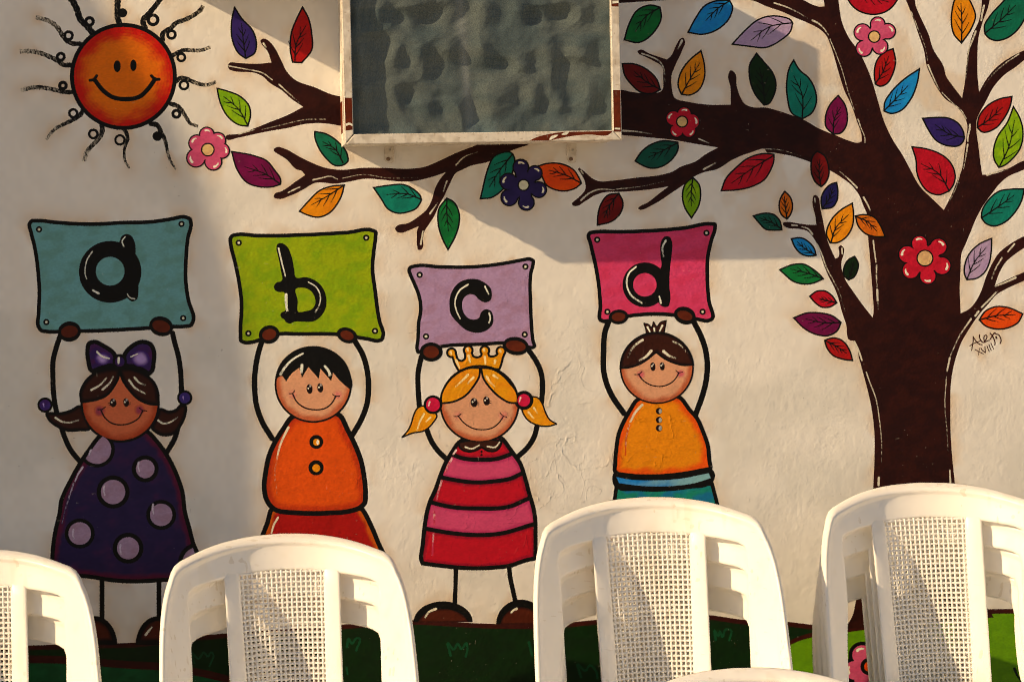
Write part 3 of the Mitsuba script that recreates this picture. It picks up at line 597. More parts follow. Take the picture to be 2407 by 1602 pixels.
sign("lilac painted sign with a black letter c", "@nn 957,634 961,626 975,621 1034,623 1110,623 1200,612 1226,607 1248,605 1257,611 1257,622 1252,642 1250,675 1251,706 1253,757 1257,800 1260,815 1254,820 1238,819 1200,811 1130,813 1040,818 1000,828 980,830 976,820 978,800 980,757 985,726 980,693 970,668 960,645", "board_lilac",
     shape("@11 2180,1150 2165,1200 2115,1217 2060,1190 2020,1150 1970,1143 1920,1180 1905,1240 1920,1310 1960,1360 2020,1375 2060,1360 2080,1310 2120,1280 2170,1295 2193,1350 2185,1420 2130,1475 2050,1497 1950,1475 1870,1410 1800,1320 1788,1230 1810,1120 1870,1040 1950,1005 2040,1003 2120,1040 2170,1090"), [],
     [("@11 1960,1052 1880,1110 1840,1220 1860,1310 1890,1370", 4, 3, 0, .3), ("@11 2115,1070 2150,1140", 4, 3, 0, .2), ("@11 2155,1315 2165,1370 2150,1410", 4, 3, 0, .3)], [("@11", 1515, 963), ("@11", 1573, 1530), ("@21", 137, 888), ("@21", 131, 1512)], rim=8.5)
sign("pink painted sign with a black letter d, rightmost of the four", "@21 702,590 720,565 780,552 1000,550 1300,540 1600,515 1860,478 1895,485 1902,530 1870,640 1835,800 1830,1000 1845,1200 1870,1380 1840,1398 1700,1385 1500,1350 1300,1342 1090,1360 920,1400 850,1408 815,1390 810,1250 800,1100 770,900 720,680", "board_pink",
     shapely.union_all([oval("@21", 1237, 1055, 205, 206), shape("@21 1380,690 1395,640 1430,608 1465,615 1488,660 1487,750 1470,900 1463,1050 1467,1220 1455,1252 1420,1260 1385,1245 1365,1222 1330,1150 1330,960 1388,890 1380,780")]), [oval("@21", 1237, 1055, 108)],
     [("@21 1155,890 1090,950 1070,1050 1110,1150 1215,1225", 4, 4, 0, .4), ("@21 1430,648 1400,710 1410,800", 5, 3, 0, .6), ("@21 1370,1160 1385,1220", 3, 5, 0, .2)], [("@21", 798, 640), ("@21", 1805, 578), ("@21", 892, 1303), ("@21", 1770, 1303)])


def child(name, label, category):
    return thing(name, label, category, "painted children holding letter signs")


def arm(k, *segs):
    s = Sheet()
    for g in segs:
        s.add(line(g[0], g[1]), "black", 3)
    s.build(part(k, "arm"))


def hand(k, reg, x, y, a, b, A, B, rot):
    s = Sheet().add(oval(reg, x, y, A, B, rot), "black", 8)
    s.add(oval(reg, x, y, a, b, rot), "hand", 9)
    s.build(part(k, "hand"))


def eye(k, reg, x, y, a, b, lash=0):
    s = Sheet().add(oval(reg, x, y, a, b, -6), "eye", 9)
    s.add(oval(reg, x - a * 0.42, y - b * 0.12, 8), "white", 10).add(oval(reg, x + a * 0.2, y - b * 0.6, 9, 12), "grey_glint", 10)
    if lash:
        for q in (0.1, 0.5):
            s.stroke(f"{reg} {x + lash * a * .8},{y + b * q} {x + lash * (a + 18)},{y + b * (q - .1)}", 2.4, 1, "eye", 9)
    s.build(part(k, "eye"))


def mouth(k, smile, *corners, w=3.4):
    s = Sheet().add(line(smile, w), "eye", 9)
    for c in corners:
        s.add(line(c, w * 0.75), "eye", 10)
    s.build(part(k, "mouth"))


def blush(k, reg, x, y, r, c="blush"):
    Sheet().radial(reg, x, y, r, r, c, 8).build(part(k, "cheek"))


# the girl with the bow (letter a)
g = child("painted_girl", "painted girl in a purple spotted dress with a purple bow, under the letter a", "painted girl")
arm(g, ("@02 560,-60 520,60 490,180 488,350 495,500 520,650 560,780 600,900 660,1020 735,1110", 12.3))
arm(g, ("@01 1590,1500 1605,1568 @02 1645,150 1665,300 1672,450 1680,620 1640,800 1610,900 1535,1030", 12.3))
hand(g, "@01", 640, 1485, 78, 55, 106, 93, -8)
hand(g, "@01", 1485, 1437, 84, 54, 112, 90, 16)
dress = shape("@02 1100,760 905,882 830,980 760,1080 700,1180 640,1290 590,1390 555,1480 545,1568 @03 500,200 480,350 478,480 500,560 | 600,590 830,612 1000,640 1200,655 1460,645 1700,625 1835,600 | 1848,520 1830,400 1790,300 1750,150 1710,0 @02 1690,1400 1630,1220 1550,1060 1450,920 1372,838")
body = dress.buffer(-7)
s = Sheet().add(dress.buffer(3), "black", 4)
s.add(body, "dress_purple", 5, shade=16, inner=0.15)
s.stroke("@02 762,1165 720,1230 690,1300", 5, 3, "white_dry_purple", 9, (0, .3)).stroke("@02 680,1310 640,1430 600,1560 @03 570,120", 4, 3, "white_dry_purple", 9, (.45, .9))
s.build(part(g, "dress"))
for reg, x, y, ro, ri, sh in (("@02", 893, 1003, 165, 132, None), ("@02", 1338, 1180, 124, 86, (1278, 1160)), ("@02", 1042, 1393, 152, 112, (960, 1380)), ("@03", 1485, 35, 138, 103, (1410, -20)), ("@03", 735, 207, 138, 104, (675, 210)), ("@03", 1180, 342, 142, 102, (1110, 350)), ("@03", 1830, 480, 190, 150, None)):
    s = Sheet().add(oval(reg, x, y, ro).intersection(dress), "black", 6)
    s.add(oval(reg, x, y, ri).intersection(body), "spot", 7)
    if sh:
        s.stroke(f"{reg} {sh[0]},{sh[1] - 40} {sh[0] - 4},{sh[1]} {sh[0] + 6},{sh[1] + 45}", 4.5, 3, "white_dry_purple", 8, (0, .2))
    else:
        s.stroke(f"{reg} {x - 55},{y + 5} {x - 75},{y + 50}", 5, 3, "white_dry_purple", 8, (0, .3))
    s.build(part(g, "dress_spot"))
for pts, hl in (("735,598 650,640 550,665 470,662 425,665 440,720 520,790 610,830 720,830 830,815 800,700", "512,710 570,745 630,755 730,730"), ("1475,625 1560,650 1620,632 1665,590 1712,600 1712,680 1670,780 1600,860 1510,877 1440,850 1400,815 1440,700", "1458,735 1500,762 1570,750 1640,700")):
    p = shape("@02 " + pts)
    s = Sheet().add(p.buffer(1.5), "black", 5)
    s.add(p.buffer(-4.5), "hair_brown", 6, shade=6)
    s.stroke("@02 " + hl, 5, 3, "white_dry_hair", 7, (0, .7))
    s.build(part(g, "pigtail"))
for x, y in ((415, 593), (1702, 527)):
    s = Sheet().add(oval("@02", x, y, 70), "black", 8)
    s.add(oval("@02", x, y, 50), "bead", 9).stroke(f"@02 {x - 15},{y - 10} {x - 10},{y + 20}", 4, 2, "bow_light", 10, (.1, .5))
    s.build(part(g, "hair_bobble"))
head = oval("@02", 1107, 583, 366, 356)
s = Sheet().add(head, "black", 6)
s.add(head.buffer(-5.5), "skin_tan", 7, shade=22)
s.build(part(g, "head"))
s = Sheet()
for pts, hls in (("1098,262 | 1095,320 1050,420 970,510 880,545 750,565 | 742,480 780,390 860,310 980,265", ("840,455 920,410 985,340", "945,450 1010,390 1045,325")), ("1105,262 | 1200,262 1330,310 1420,390 1455,480 1460,587 | 1380,583 1280,540 1190,450 1125,350", ("1190,365 1240,430 1340,490", "1240,340 1280,385 1340,410"))):
    p = shape("@02 " + pts)
    s.add(p.buffer(3), "black", 8)
    s.add(p.buffer(-2.4), "hair_brown", 9, shade=8)
    for hl in hls:
        s.stroke("@02 " + hl, 5, 3.5, "white_dry_hair", 10, (0, .55))
s.build(part(g, "hair"))
eye(g, "@02", 1042, 572, 30, 40, -1)
eye(g, "@02", 1162, 570, 26, 40, 1)
blush(g, "@02", 918, 645, 55, "blush_plum")
blush(g, "@02", 1285, 635, 50, "blush_plum")
mouth(g, "@02 930,640 960,700 1030,760 1110,775 1200,760 1280,710 1315,645", "@02 900,635 940,632 970,612", "@02 1285,620 1310,640 1352,648")
s = Sheet()
for pts in ("1075,125 960,30 870,-8 805,15 787,80 797,200 820,280 850,303 900,285 1000,250 1070,245", "1130,125 1200,40 1310,-8 1400,20 1438,100 1435,200 1415,290 1375,325 1330,300 1250,260 1140,240"):
    p = shape("@02 " + pts)
    s.add(p, "black", 10)
    s.add(p.buffer(-10), "bow", 11)
s.radial("@02", 945, 165, 75, 60, "bow_light", 12).radial("@02", 1295, 165, 85, 75, "bow_light", 12)
s.stroke("@02 895,105 940,145 1010,165", 5, 3, "white", 13).stroke("@02 1205,150 1270,120", 3, 2, "white", 13)
s.add(oval("@02", 1103, 190, 66), "black", 13).add(oval("@02", 1103, 195, 44), "bow", 14).stroke("@02 1095,160 1092,205", 6, 5, "white", 15)
s.build(part(g, "bow"))
for x in (940, 1465):
    Sheet().add(line(f"@03 {x},630 {x},1010", 11.3), "black", 3).build(part(g, "leg"))
for cx in (868, 1462):
    p = oval("@03", cx, 1235, 213, 270).intersection(shapely.box(0, 1200 + 900 / 3.92, 700, 1200 + 1232 / 3.92))
    s = Sheet().add(p, "black", 4)
    s.add(p.buffer(-11).union(p.buffer(-11).intersection(p)), "shoe", 5, shade=8)
    s.stroke(f"@03 {cx - 120},1140 {cx - 60},1065", 6, 4, "white_dry_hair", 6, (0, .3))
    s.build(part(g, "shoe"))

# the boy with black hair (letter b)
b = child("painted_boy", "painted boy in an orange shirt with spiky black hair, under the letter b", "painted boy")
arm(b, ("@12 65,-10 20,150 -5,330 -5,450 10,590 60,740 155,900", 13))
arm(b, ("@12 915,0 990,130 1035,300 1043,430 1030,580 980,720 895,870", 13))
hand(b, "@11", 128, 1512, 66, 50, 96, 84, -15)
hand(b, "@11", 845, 1520, 63, 42, 97, 70, 20)
tr = shape("@13 130,-10 100,100 50,235 10,400 | -20,560 | 1260,560 | 1200,400 1165,330 1080,130 1000,-20")
s = Sheet().add(tr.buffer(2), "black", 3)
s.add(tr.buffer(-9), "trousers_red", 4, shade=14, inner=0.05)
s.stroke("@13 210,60 170,130 150,200", 5, 4, "white_dry_orange", 5, (0, .1))
s.build(part(b, "trousers"))
sh_ = shape("@12 540,640 320,690 240,800 170,910 110,1040 75,1200 60,1350 75,1450 110,1520 160,1568 @13 350,38 500,44 700,40 880,22 980,-14 @12 1030,1500 1038,1420 1025,1250 990,1080 930,930 870,810 795,672")
s = Sheet().add(sh_, "black", 5)
s.add(sh_.buffer(-11.5), "shirt_orange", 6, shade=22)
s.stroke("@12 305,800 260,890 230,960 205,1060", 6, 4, "white_dry_orange", 7, (0, .35)).stroke("@12 205,1060 180,1220 205,1430", 4, 3, "white_dry_orange", 7, (.7, .98))
s.build(part(b, "shirt"))
for x, y, ro, ri in ((562, 932, 64, 32), (560, 1170, 70, 36)):
    q = Sheet().add(oval("@12", x, y, ro), "black", 8)
    q.add(oval("@12", x + 2, y + 3, ri), "amber", 9).add(oval("@12", x + 14, y + 3, 12, 24), "white" if y < 1000 else "amber", 10)
    q.build(part(b, "button"))
head = oval("@12", 534, 405, 356, 352)
s = Sheet().add(head, "black", 7)
s.add(head.buffer(-4.5), "skin", 8, shade=20)
s.build(part(b, "head"))
hair = shape("@12 180,430 | 215,335 250,325 | 285,375 | 330,310 405,248 | 430,342 | 490,243 | 585,352 | 600,258 | 700,373 | 716,293 | 780,370 870,448 | 890,430 880,330 840,220 760,125 650,68 534,50 420,68 310,125 230,215 188,320").intersection(head.buffer(1))
s = Sheet().add(hair, "hair_black", 9)
for a, w0, w1 in (("@12 440,118 350,170 270,250 228,320", 4, 6), ("@12 430,225 425,300", 7, 6), ("@12 640,235 675,280 690,325", 5, 7)):
    s.stroke(a, w0, w1, "white_dry_black", 10, (0, .3))
s.build(part(b, "hair"))
eye(b, "@12", 500, 445, 28, 44)
eye(b, "@12", 598, 435, 27, 43)
blush(b, "@12", 338, 490, 50)
blush(b, "@12", 762, 500, 50)
mouth(b, "@12 345,490 380,560 450,615 560,637 650,620 710,570 740,515", "@12 312,488 345,485 362,462", "@12 712,495 740,510 775,512")

# the girl with the crown (letter c)
c = child("painted_girl", "painted blond girl with gold crown and striped pink and red dress, under letter c", "painted girl")
arm(c, ("@12 1530,150 1500,300 1500,430 1512,600", 12.5), ("@12 1580,820 1620,920 1680,1010 1755,1085", 12.5))
arm(c, ("@22 165,85 230,180 280,290 295,430 285,570", 12.5), ("@22 245,785 220,880 160,980 60,1075", 12.5))
hand(c, "@12", 1620, 105, 72, 56, 106, 88, 0)
hand(c, "@22", 48, 50, 92, 50, 120, 84, 8)
dr_ = shape("@12 2100,850 1860,925 1800,1010 1740,1110 1690,1230 1640,1370 1590,1480 1565,1568 @13 1540,150 1525,300 1515,470 1530,500 | 1700,522 1950,545 2200,540 2352,522 @23 150,472 248,452 | 250,200 245,60 @22 235,1560 190,1400 150,1250 100,1110 50,1040 0,970 @12 2290,890")
s = Sheet().add(dr_, "black", 4)
inner = dr_.buffer(-10)
s.build(part(c, "dress"))
W = [("@12 1600,985 | 1800,1042 1900,1080 2080,1097 2230,1087 2352,1045 @22 120,985 |"), ("@12 1560,1205 | 1690,1250 1850,1285 2050,1305 2200,1295 2352,1270 @22 100,1225 300,1165 |"), ("@12 1500,1450 | 1610,1485 1800,1530 2050,1545 2352,1525 @22 170,1452 350,1400 |"), ("@13 1400,130 | 1560,160 1750,195 2000,220 2200,215 2300,200 @23 30,178 220,120 400,80 |")]
lines = [smooth(path(w), False, 5) for w in W]
cuts = [np.array([[900, 700], [1400, 700]])] + lines + [np.array([[900, 1500], [1400, 1500]])]
for i, col in enumerate(("dress_red", "dress_pink", "dress_red", "dress_pink", "dress_red")):
    band = Polygon(np.vstack([cuts[i], cuts[i + 1][::-1]])).buffer(0)
    for q in (cuts[i], cuts[i + 1]):
        band = band.difference(LineString(q).buffer(5.0))
    s = Sheet().add(band.intersection(inner), col, 5, shade=10)
    s.build(part(c, "dress_stripe"))
s = Sheet()
for a, d in (("@12 1850,1010 1825,1045", (0, .2)), ("@12 1815,1080 1775,1150 1745,1220", (.4, .8)), ("@12 1720,1285 1690,1380 1670,1470", (.5, .85)), ("@13 1650,0 1650,130", (.7, .95)), ("@13 1640,200 1632,410", (.65, .9))):
    s.stroke(a, 5, 4, "white_dry_pink", 7, d)
s.build(part(c, "dress_highlight"))
col = shape("@12 1870,935 | 1885,990 1910,1010 1960,1025 2030,1015 2085,985 | 2150,1020 2220,1015 2262,970 2275,920 | 2080,900")
s = Sheet().add(col.buffer(1.5), "black", 6)
s.add(col.buffer(-3), "collar", 7).stroke("@12 1935,980 1990,995 2065,962", 4, 3, "white_dry_hair", 8, (0, .2)).stroke("@12 2140,975 2210,980 2255,930", 4, 3, "white_dry_hair", 8, (0, .3))
s.build(part(c, "collar"))
for y in (1022, 1052):
    Sheet().add(oval("@12", 2085, y, 11), "black", 8).build(part(c, "button"))
for pts, hls in (("@12 1500,620 1460,690 1440,760 1400,840 1355,887 | 1440,852 1560,825 1640,750 1672,690 1600,640 1550,602", ("@12 1555,675 1515,750 1490,830", "@12 1615,705 1570,750")), ("@22 205,518 250,528 290,580 320,660 360,730 422,767 | 340,787 250,777 160,730 110,650 100,610", ("@22 165,660 215,720", "@22 215,620 250,670"))):
    p = shape(pts)
    s = Sheet().add(p.buffer(2.2), "black", 6)
    s.add(p.buffer(-1.4), "blond", 7)
    for h in hls:
        s.stroke(h, 5, 3, "white_dry_blond", 8, (.05, .5))
    s.build(part(c, "pigtail"))
for reg, x, y, ro, ri in (("@12", 1637, 590, 86, 64), ("@22", 122, 550, 88, 58)):
    q = Sheet().add(oval(reg, x, y, ro), "black", 9)
    q.add(oval(reg, x, y, ri), "berry", 10).stroke(f"{reg} {x - 30},{y - 25} {x - 42},{y + 15}", 4, 3, "white_dry_pink", 11, (0, .5))
    q.build(part(c, "hair_bobble"))
head = oval("@nn", 1127, 948.5, 94, 91.5)
s = Sheet().add(head, "black", 7)
s.add(head.buffer(-4.4), "skin", 8, shade=20)
s.build(part(c, "head"))
s = Sheet()
for pts, hls in (("@12 2070,252 | 2065,320 2010,420 1930,510 1830,560 1713,577 | 1712,520 1750,420 1850,310 1960,257", ("@12 1960,315 1900,375 1840,430", "@12 2010,340 1950,400")), ("@12 2082,252 | 2180,262 2290,330 2352,400 @22 40,450 65,520 62,572 | 0,572 @12 2260,525 2160,430 2100,340", ("@12 2130,330 2170,390 2210,430", "@12 2195,320 2240,350"))):
    p = shape(pts)
    s.add(p.buffer(2.6), "black", 9)
    s.add(p.buffer(-2.2), "blond", 10)
    for h in hls:
        s.stroke(h, 6, 3, "white_dry_blond", 11, (.05, .6))
s.build(part(c, "hair"))
cr = shapely.union_all([shape("@12 1880,268 | 1850,215 1825,140 1812,100 1835,120 1860,180 1900,197 1940,172 1950,110 1978,110 2000,150 2040,165 2085,150 2105,110 2128,110 2150,150 2190,157 2230,140 2252,110 2282,110 2270,160 2255,220 2242,255 | 2070,240"), oval("@12", 1808, 112, 30), oval("@12", 1962, 90, 30), oval("@12", 2115, 92, 30), oval("@12", 2264, 98, 30)])
s = Sheet().add(cr.buffer(5.2), "black", 5)
s.add(cr, "blond", 6)
for a in ("@12 1850,180 1880,250", "@12 1965,140 1980,200", "@12 2115,150 2120,215", "@12 2210,185 2205,215", "@12 1800,105 1805,125", "@12 1955,75 1960,95", "@12 2105,80 2112,98", "@12 2255,90 2262,105"):
    s.stroke(a, 6, 4, "white_dry_blond", 7, (0, .25))
s.build(part(c, "crown"))
eye(c, "@12", 2015, 570, 32, 42, 1)
eye(c, "@12", 2130, 555, 30, 42, 1)
blush(c, "@12", 1865, 690, 50)
blush(c, "@12", 2285, 690, 48)
mouth(c, "@12 1870,695 1920,755 2000,805 2100,820 2190,800 2250,750 2282,705", "@12 1832,698 1870,695 1895,675", "@12 2255,665 2285,695 2315,703", w=3.0)
Sheet().add(line("@13 1848,520 1845,700 1838,850", 10.5), "black", 3).build(part(c, "leg"))
Sheet().add(line("@13 2340,520 @23 -5,600 20,720 45,835", 11), "black", 3).build(part(c, "leg"))
for x0, x1, top, base, hl in ((972, 1111, 1412, 1461, "@13 1560,985 1600,930 1665,900"), (1166, 1284, 1408, 1466, "@23 0,940 25,915 55,900")):
    p = oval("@nn", (x0 + x1) / 2, base, (x1 - x0) / 2, base - top).intersection(shapely.box(x0, top - 5, x1, base))
    s = Sheet().add(p, "black", 4)
    s.add(affinity.translate(p.buffer(-9), 0, 9).intersection(p), "shoe", 5, shade=6)
    s.stroke(hl, 4, 6, "white_dry_hair", 6, (.4, 0))
    s.build(part(c, "shoe"))

# the boy with the little crown of hair (letter d)
d = child("painted_boy", "painted boy in an amber shirt with neat brown hair, under the letter d", "painted boy")
arm(d, ("@21 905,1390 870,1490 @22 858,100 855,250 880,380 930,500 1045,670", 13.3))
arm(d, ("@21 1680,1380 1755,1530 @22 1790,60 1812,200 1805,350 1770,500 1705,680", 13.3))
hand(d, "@21", 995, 1350, 63, 40, 90, 68, -5)
hand(d, "@21", 1605, 1338, 72, 42, 102, 80, 18)
tuft = shape("@21 1255,1510 1245,1460 1228,1408 | 1270,1420 1300,1452 | 1318,1397 | 1348,1440 1380,1402 1435,1384 | 1425,1440 1412,1505 |")
s = Sheet().add(tuft.buffer(1.5), "black", 5)
s.add(tuft.buffer(-1.2), "hair_brown", 6)
for a in ("@21 1262,1445 1290,1498", "@21 1322,1455 1328,1498", "@21 1398,1430 1372,1485"):
    s.stroke(a, 4.5, 3, "white", 7)
s.build(part(d, "hair_tuft"))
pants = shape("@22 960,1330 | 940,1480 930,1600 | 920,1900 | 2000,1900 | 1950,1600 1925,1510 1870,1300 |")
s = Sheet().add(pants, "black", 3)
s.add(pants.intersection(shapely.box(0, 0, 3000, 3000)).buffer(-9).difference(shape("@22 900,1200 | 900,1357 | 990,1362 1150,1380 1400,1385 1650,1360 1830,1325 | 2000,1290 | 2000,1200 |")), "pants_teal", 4)
s.build(part(d, "trousers"))
bo = shape("@22 940,1270 950,1225 1100,1255 1320,1262 1560,1245 1800,1200 1850,1185 1878,1225 1872,1280 1830,1325 1650,1360 1400,1385 1150,1380 985,1362 950,1320")
s = Sheet().add(bo.buffer(1), "black", 5)
bf = shape("@22 975,1255 | 1080,1276 1320,1286 1560,1271 1825,1220 | 1845,1265 | 1700,1310 1450,1340 1200,1336 1000,1312 |")
xy, tri = trimesh.creation.triangulate_polygon(bf, engine="earcut")
s.raw(np.asarray(xy), np.asarray(tri), np.clip((np.asarray(xy)[:, 0] - 1440) / 230, 0, 1), "belt_blue", 6)
s.build(part(d, "belt"))
st = shape("@22 1350,480 1150,535 1080,640 1030,730 980,850 955,1000 945,1130 948,1215 980,1240 1060,1255 1250,1268 1550,1250 1750,1215 1858,1182 1850,1100 1835,960 1790,830 1730,700 1660,620 1580,515")
s = Sheet().add(st, "black", 7)
s.add(st.buffer(-9.6), "shirt_amber", 8, shade=24)
s.stroke("@22 1212,592 1150,660 1105,745", 6, 5, "white_dry_orange", 9, (0, .2)).stroke("@22 1095,770 1065,900 1058,1060", 4, 3, "white_dry_orange", 9, (.6, .92))
s.build(part(d, "shirt"))
for y in (648, 730, 805):
    q = Sheet().add(oval("@22", 1368, y, 29, 31), "eye", 10)
    q.add(oval("@22", 1379, y + 1, 15, 22), "grey_glint", 11)
    q.build(part(d, "button"))
head = oval("@22", 1347, 252, 341, 332)
s = Sheet().add(head, "black", 9)
s.add(head.buffer(-3.8), "skin", 10, shade=20)
s.build(part(d, "head"))
hair = shape("@22 1005,260 | 1100,252 1200,217 1290,157 1340,113 | 1400,160 1500,210 1590,232 1690,227 | 1685,120 1600,-20 1500,-70 1347,-85 1200,-60 1080,40 1020,150").intersection(head)
s = Sheet().add(hair.buffer(0.8), "black", 11)
s.add(hair.buffer(-3.2), "hair_brown", 12, shade=7)
for a, w0, w1, dd in (("@22 1215,-5 1150,40 1100,110 1080,160", 6, 3, (.1, .85)), ("@22 1295,95 1250,145 1180,185", 7, 4, (0, .4)), ("@22 1410,100 1460,140 1540,165", 7, 3, (0, .7)), ("@22 1490,5 1560,40 1630,120", 4, 3, (.4, .85))):
    s.stroke(a, w0, w1, "white_dry_hair", 13, dd)
s.build(part(d, "hair"))
for x, y, a_, b_ in ((1311, 240, 24, 40), (1397, 237, 23, 38)):
    q = Sheet().add(oval("@22", x, y, a_, b_, -6), "eye", 12)
    q.add(oval("@22", x - 9, y - 6, 8), "white", 13).add(oval("@22", x + 3, y - 22, 7, 10), "grey_glint", 13)
    q.build(part(d, "eye"))
for x, y in ((1200, 312), (1568, 305)):
    Sheet().radial("@22", x, y, 42, 40, "blush", 11).build(part(d, "cheek"))
s = Sheet().add(line("@22 1180,312 1220,365 1290,408 1370,422 1450,405 1520,350 1550,297", 3.0), "eye", 12)
s.add(line("@22 1142,312 1180,310 1210,285", 2.3), "eye", 13).add(line("@22 1522,275 1550,295 1583,290", 2.3), "eye", 13)
s.build(part(d, "mouth"))

# the painter's signature
sig = thing("painted_signature", "small brown handwritten signature with the numerals XVIII below it", "signature")
s = Sheet()
for q, w in (("@ss 585,480 590,640 560,800 530,1000", 2.6), ("@ss 585,480 700,660 800,750 910,780", 2.6), ("@ss 465,820 600,740 720,690 850,630 870,600", 2.3), ("@ss 825,410 820,500 870,620 940,690 1010,690 1100,640 1180,615", 2.6), ("@ss 1010,680 980,560 1010,450 1070,430 1095,480 1070,570 1020,640", 2.8),
             ("@ss 1215,360 1300,470 1370,620 1390,700 1385,790", 3.0), ("@ss 1225,570 1310,420 1370,350 1440,390 1520,410 1570,480 1615,630 1590,730", 3.0), ("@ss 1430,500 1445,540", 4.5)):
    s.add(line(q, w), "ink", 3)
s.build(part(sig, "name"))
s = Sheet()
for q, w in (("@ss 665,960 800,1040 955,1115", 2.2), ("@ss 825,915 800,1040 788,1160", 1.8), ("@ss 875,910 950,1010 1040,1070", 2.4), ("@ss 1020,855 1040,1070", 2.2), ("@ss 1100,830 1130,920 1180,1030", 2.2), ("@ss 1170,780 1210,900 1255,990", 2.2), ("@ss 1245,730 1290,840 1345,940", 2.2)):
    s.add(line(q, w), "ink", 3)
s.build(part(sig, "numerals"))

# ------------------------------------------------------------------ the wall itself
allp = shapely.union_all([q.simplify(1.2) for q in DRAWN if not q.is_empty])
shapely.prepare(allp)
wall = thing("wall", "sunlit cream plastered wall carrying the children's mural", "wall")
gx, gy = np.meshgrid(np.linspace(-60, 2467, 260), np.linspace(-60, 1662, 178))
X0, Z0 = at(gx.ravel(), gy.ravel())
dist = shapely.distance(allp, shapely.points(gx.ravel(), gy.ravel()))
crown = np.clip(1 - np.hypot((gx.ravel() - 2000) / 620, (gy.ravel() - 230) / 420), 0, 1) ** 0.5 * 0.6
stain = np.clip(np.maximum(0.75 * np.exp(-np.maximum(dist, 0) / 19.0), crown), 0, 1)
xs, zs = np.linspace(X0.min() - 0.02, X0.max() + 0.02, 330), np.linspace(Z0.min() - 0.02, Z0.max() + 0.02, 230)
from scipy.interpolate import LinearNDInterpolator
gxx, gzz = np.meshgrid(xs, zs)
st_ = LinearNDInterpolator(np.stack([X0, Z0], 1), stain, fill_value=0.0)(gxx.ravel(), gzz.ravel())
v = np.stack([gxx.ravel(), np.full(gxx.size, YW), gzz.ravel()], 1)
nx, nz = len(xs), len(zs)
i, j = np.meshgrid(np.arange(nx - 1), np.arange(nz - 1))
q0 = (j * nx + i).ravel()
f = np.vstack([np.stack([q0, q0 + 1, q0 + nx + 1], 1), np.stack([q0, q0 + nx + 1, q0 + nx], 1)])
scene[part(wall, "painted_face")] = mikit.ply((v, f), "plaster", False, uv=np.stack([np.zeros(len(v)), st_], 1))


def box(x0, x1, y0, y1, z0, z1):
    return trimesh.creation.box(bounds=[[x0, y0, z0], [x1, y1, z1]])


xa, xb, za, zb = xs[0], xs[-1], zs[0], zs[-1]
rest = trimesh.util.concatenate([box(-4.0, xa, YW, YW + 0.25, 0, 4.2), box(xb, 5.5, YW, YW + 0.25, 0, 4.2), box(xa, xb, YW, YW + 0.25, 0, za), box(xa, xb, YW, YW + 0.25, zb, 4.2), box(xa, xb, YW + 0.02, YW + 0.25, za, zb)])
scene[part(wall, "masonry")] = mikit.ply(rest, "plaster", False, uv=np.zeros((len(rest.vertices), 2)))

# the return wall at the left, out of the picture, that shades the girl with the bow; its edge follows a raked coping
SX, SY, SZ = np.array(SUN) / -SUN[1]
bx, bz = at([150, 205, 330, 430, 490, 540, 575, 600, 615, 622, 625], [-160, -60, 140, 300, 430, 580, 720, 850, 1000, 1200, 1700])
FIN_X = float(at([500], [430])[0][0]) - 1.12 * abs(SX)
dep = (bx - FIN_X) / abs(SX)
hgt = bz + dep * SZ
prof = [(0.0, 0.0)] + [(a, max(0.0, b_)) for a, b_ in zip(dep[::-1], hgt[::-1])] + [(dep[0] - 0.25, hgt[0] + 0.55), (0.0, hgt[0] + 0.55)]
prof[1] = (prof[1][0], 0.0)
pg = Polygon(prof).buffer(0)
m = trimesh.creation.extrude_polygon(pg, 0.2, engine="earcut")
vv = m.vertices
m.vertices = np.stack([FIN_X - vv[:, 2], YW - vv[:, 0], vv[:, 1]], 1)
m.fix_normals()
fin = thing("side_wall", "plastered return wall standing out from the mural wall, left of the picture", "wall")
scene[part(fin, "masonry")] = mikit.ply(m, "side_plaster", False)

scene["ground"] = mikit.ply(([[-60, -60, 0], [60, -60, 0], [60, YW + 60, 0], [-60, YW + 60, 0]], [[0, 1, 2, 3]]), "concrete", False)
labels["ground"] = {"label": "pale concrete ground in front of the wall", "category": "ground", "kind": "structure"}

# ------------------------------------------------------------------ the window box
win = thing("window", "screened window box with a worn white wooden frame, mounted on the wall", "window")
YF = YW - PROUD
(blx, brx), (blz, brz) = at([811, 1462], [339.5, 329.5], YF)
BL = np.array([blx, brx - blx, blz, brz - blz])
WW = math.hypot(brx - blx, brz - blz)
e1 = np.array([(brx - blx) / WW, 0, (brz - blz) / WW])
e2 = np.array([-e1[2], 0, e1[0]])
e2 = e2 / np.linalg.norm(e2)
WH = 0.452


def wl(p):
    """(a along the sill, b up, c out of the wall; c = 0 at the frame's face) -> world."""
    p = np.asarray(p, float)
    return np.array([blx, YF, blz]) + p[:, :1] * e1 + p[:, 1:2] * e2 + p[:, 2:] * np.array([0, -1.0, 0])


def wmesh(m):
    v = wl(m.vertices)
    return trimesh.Trimesh(v, np.asarray(m.faces)[:, ::-1], process=False)


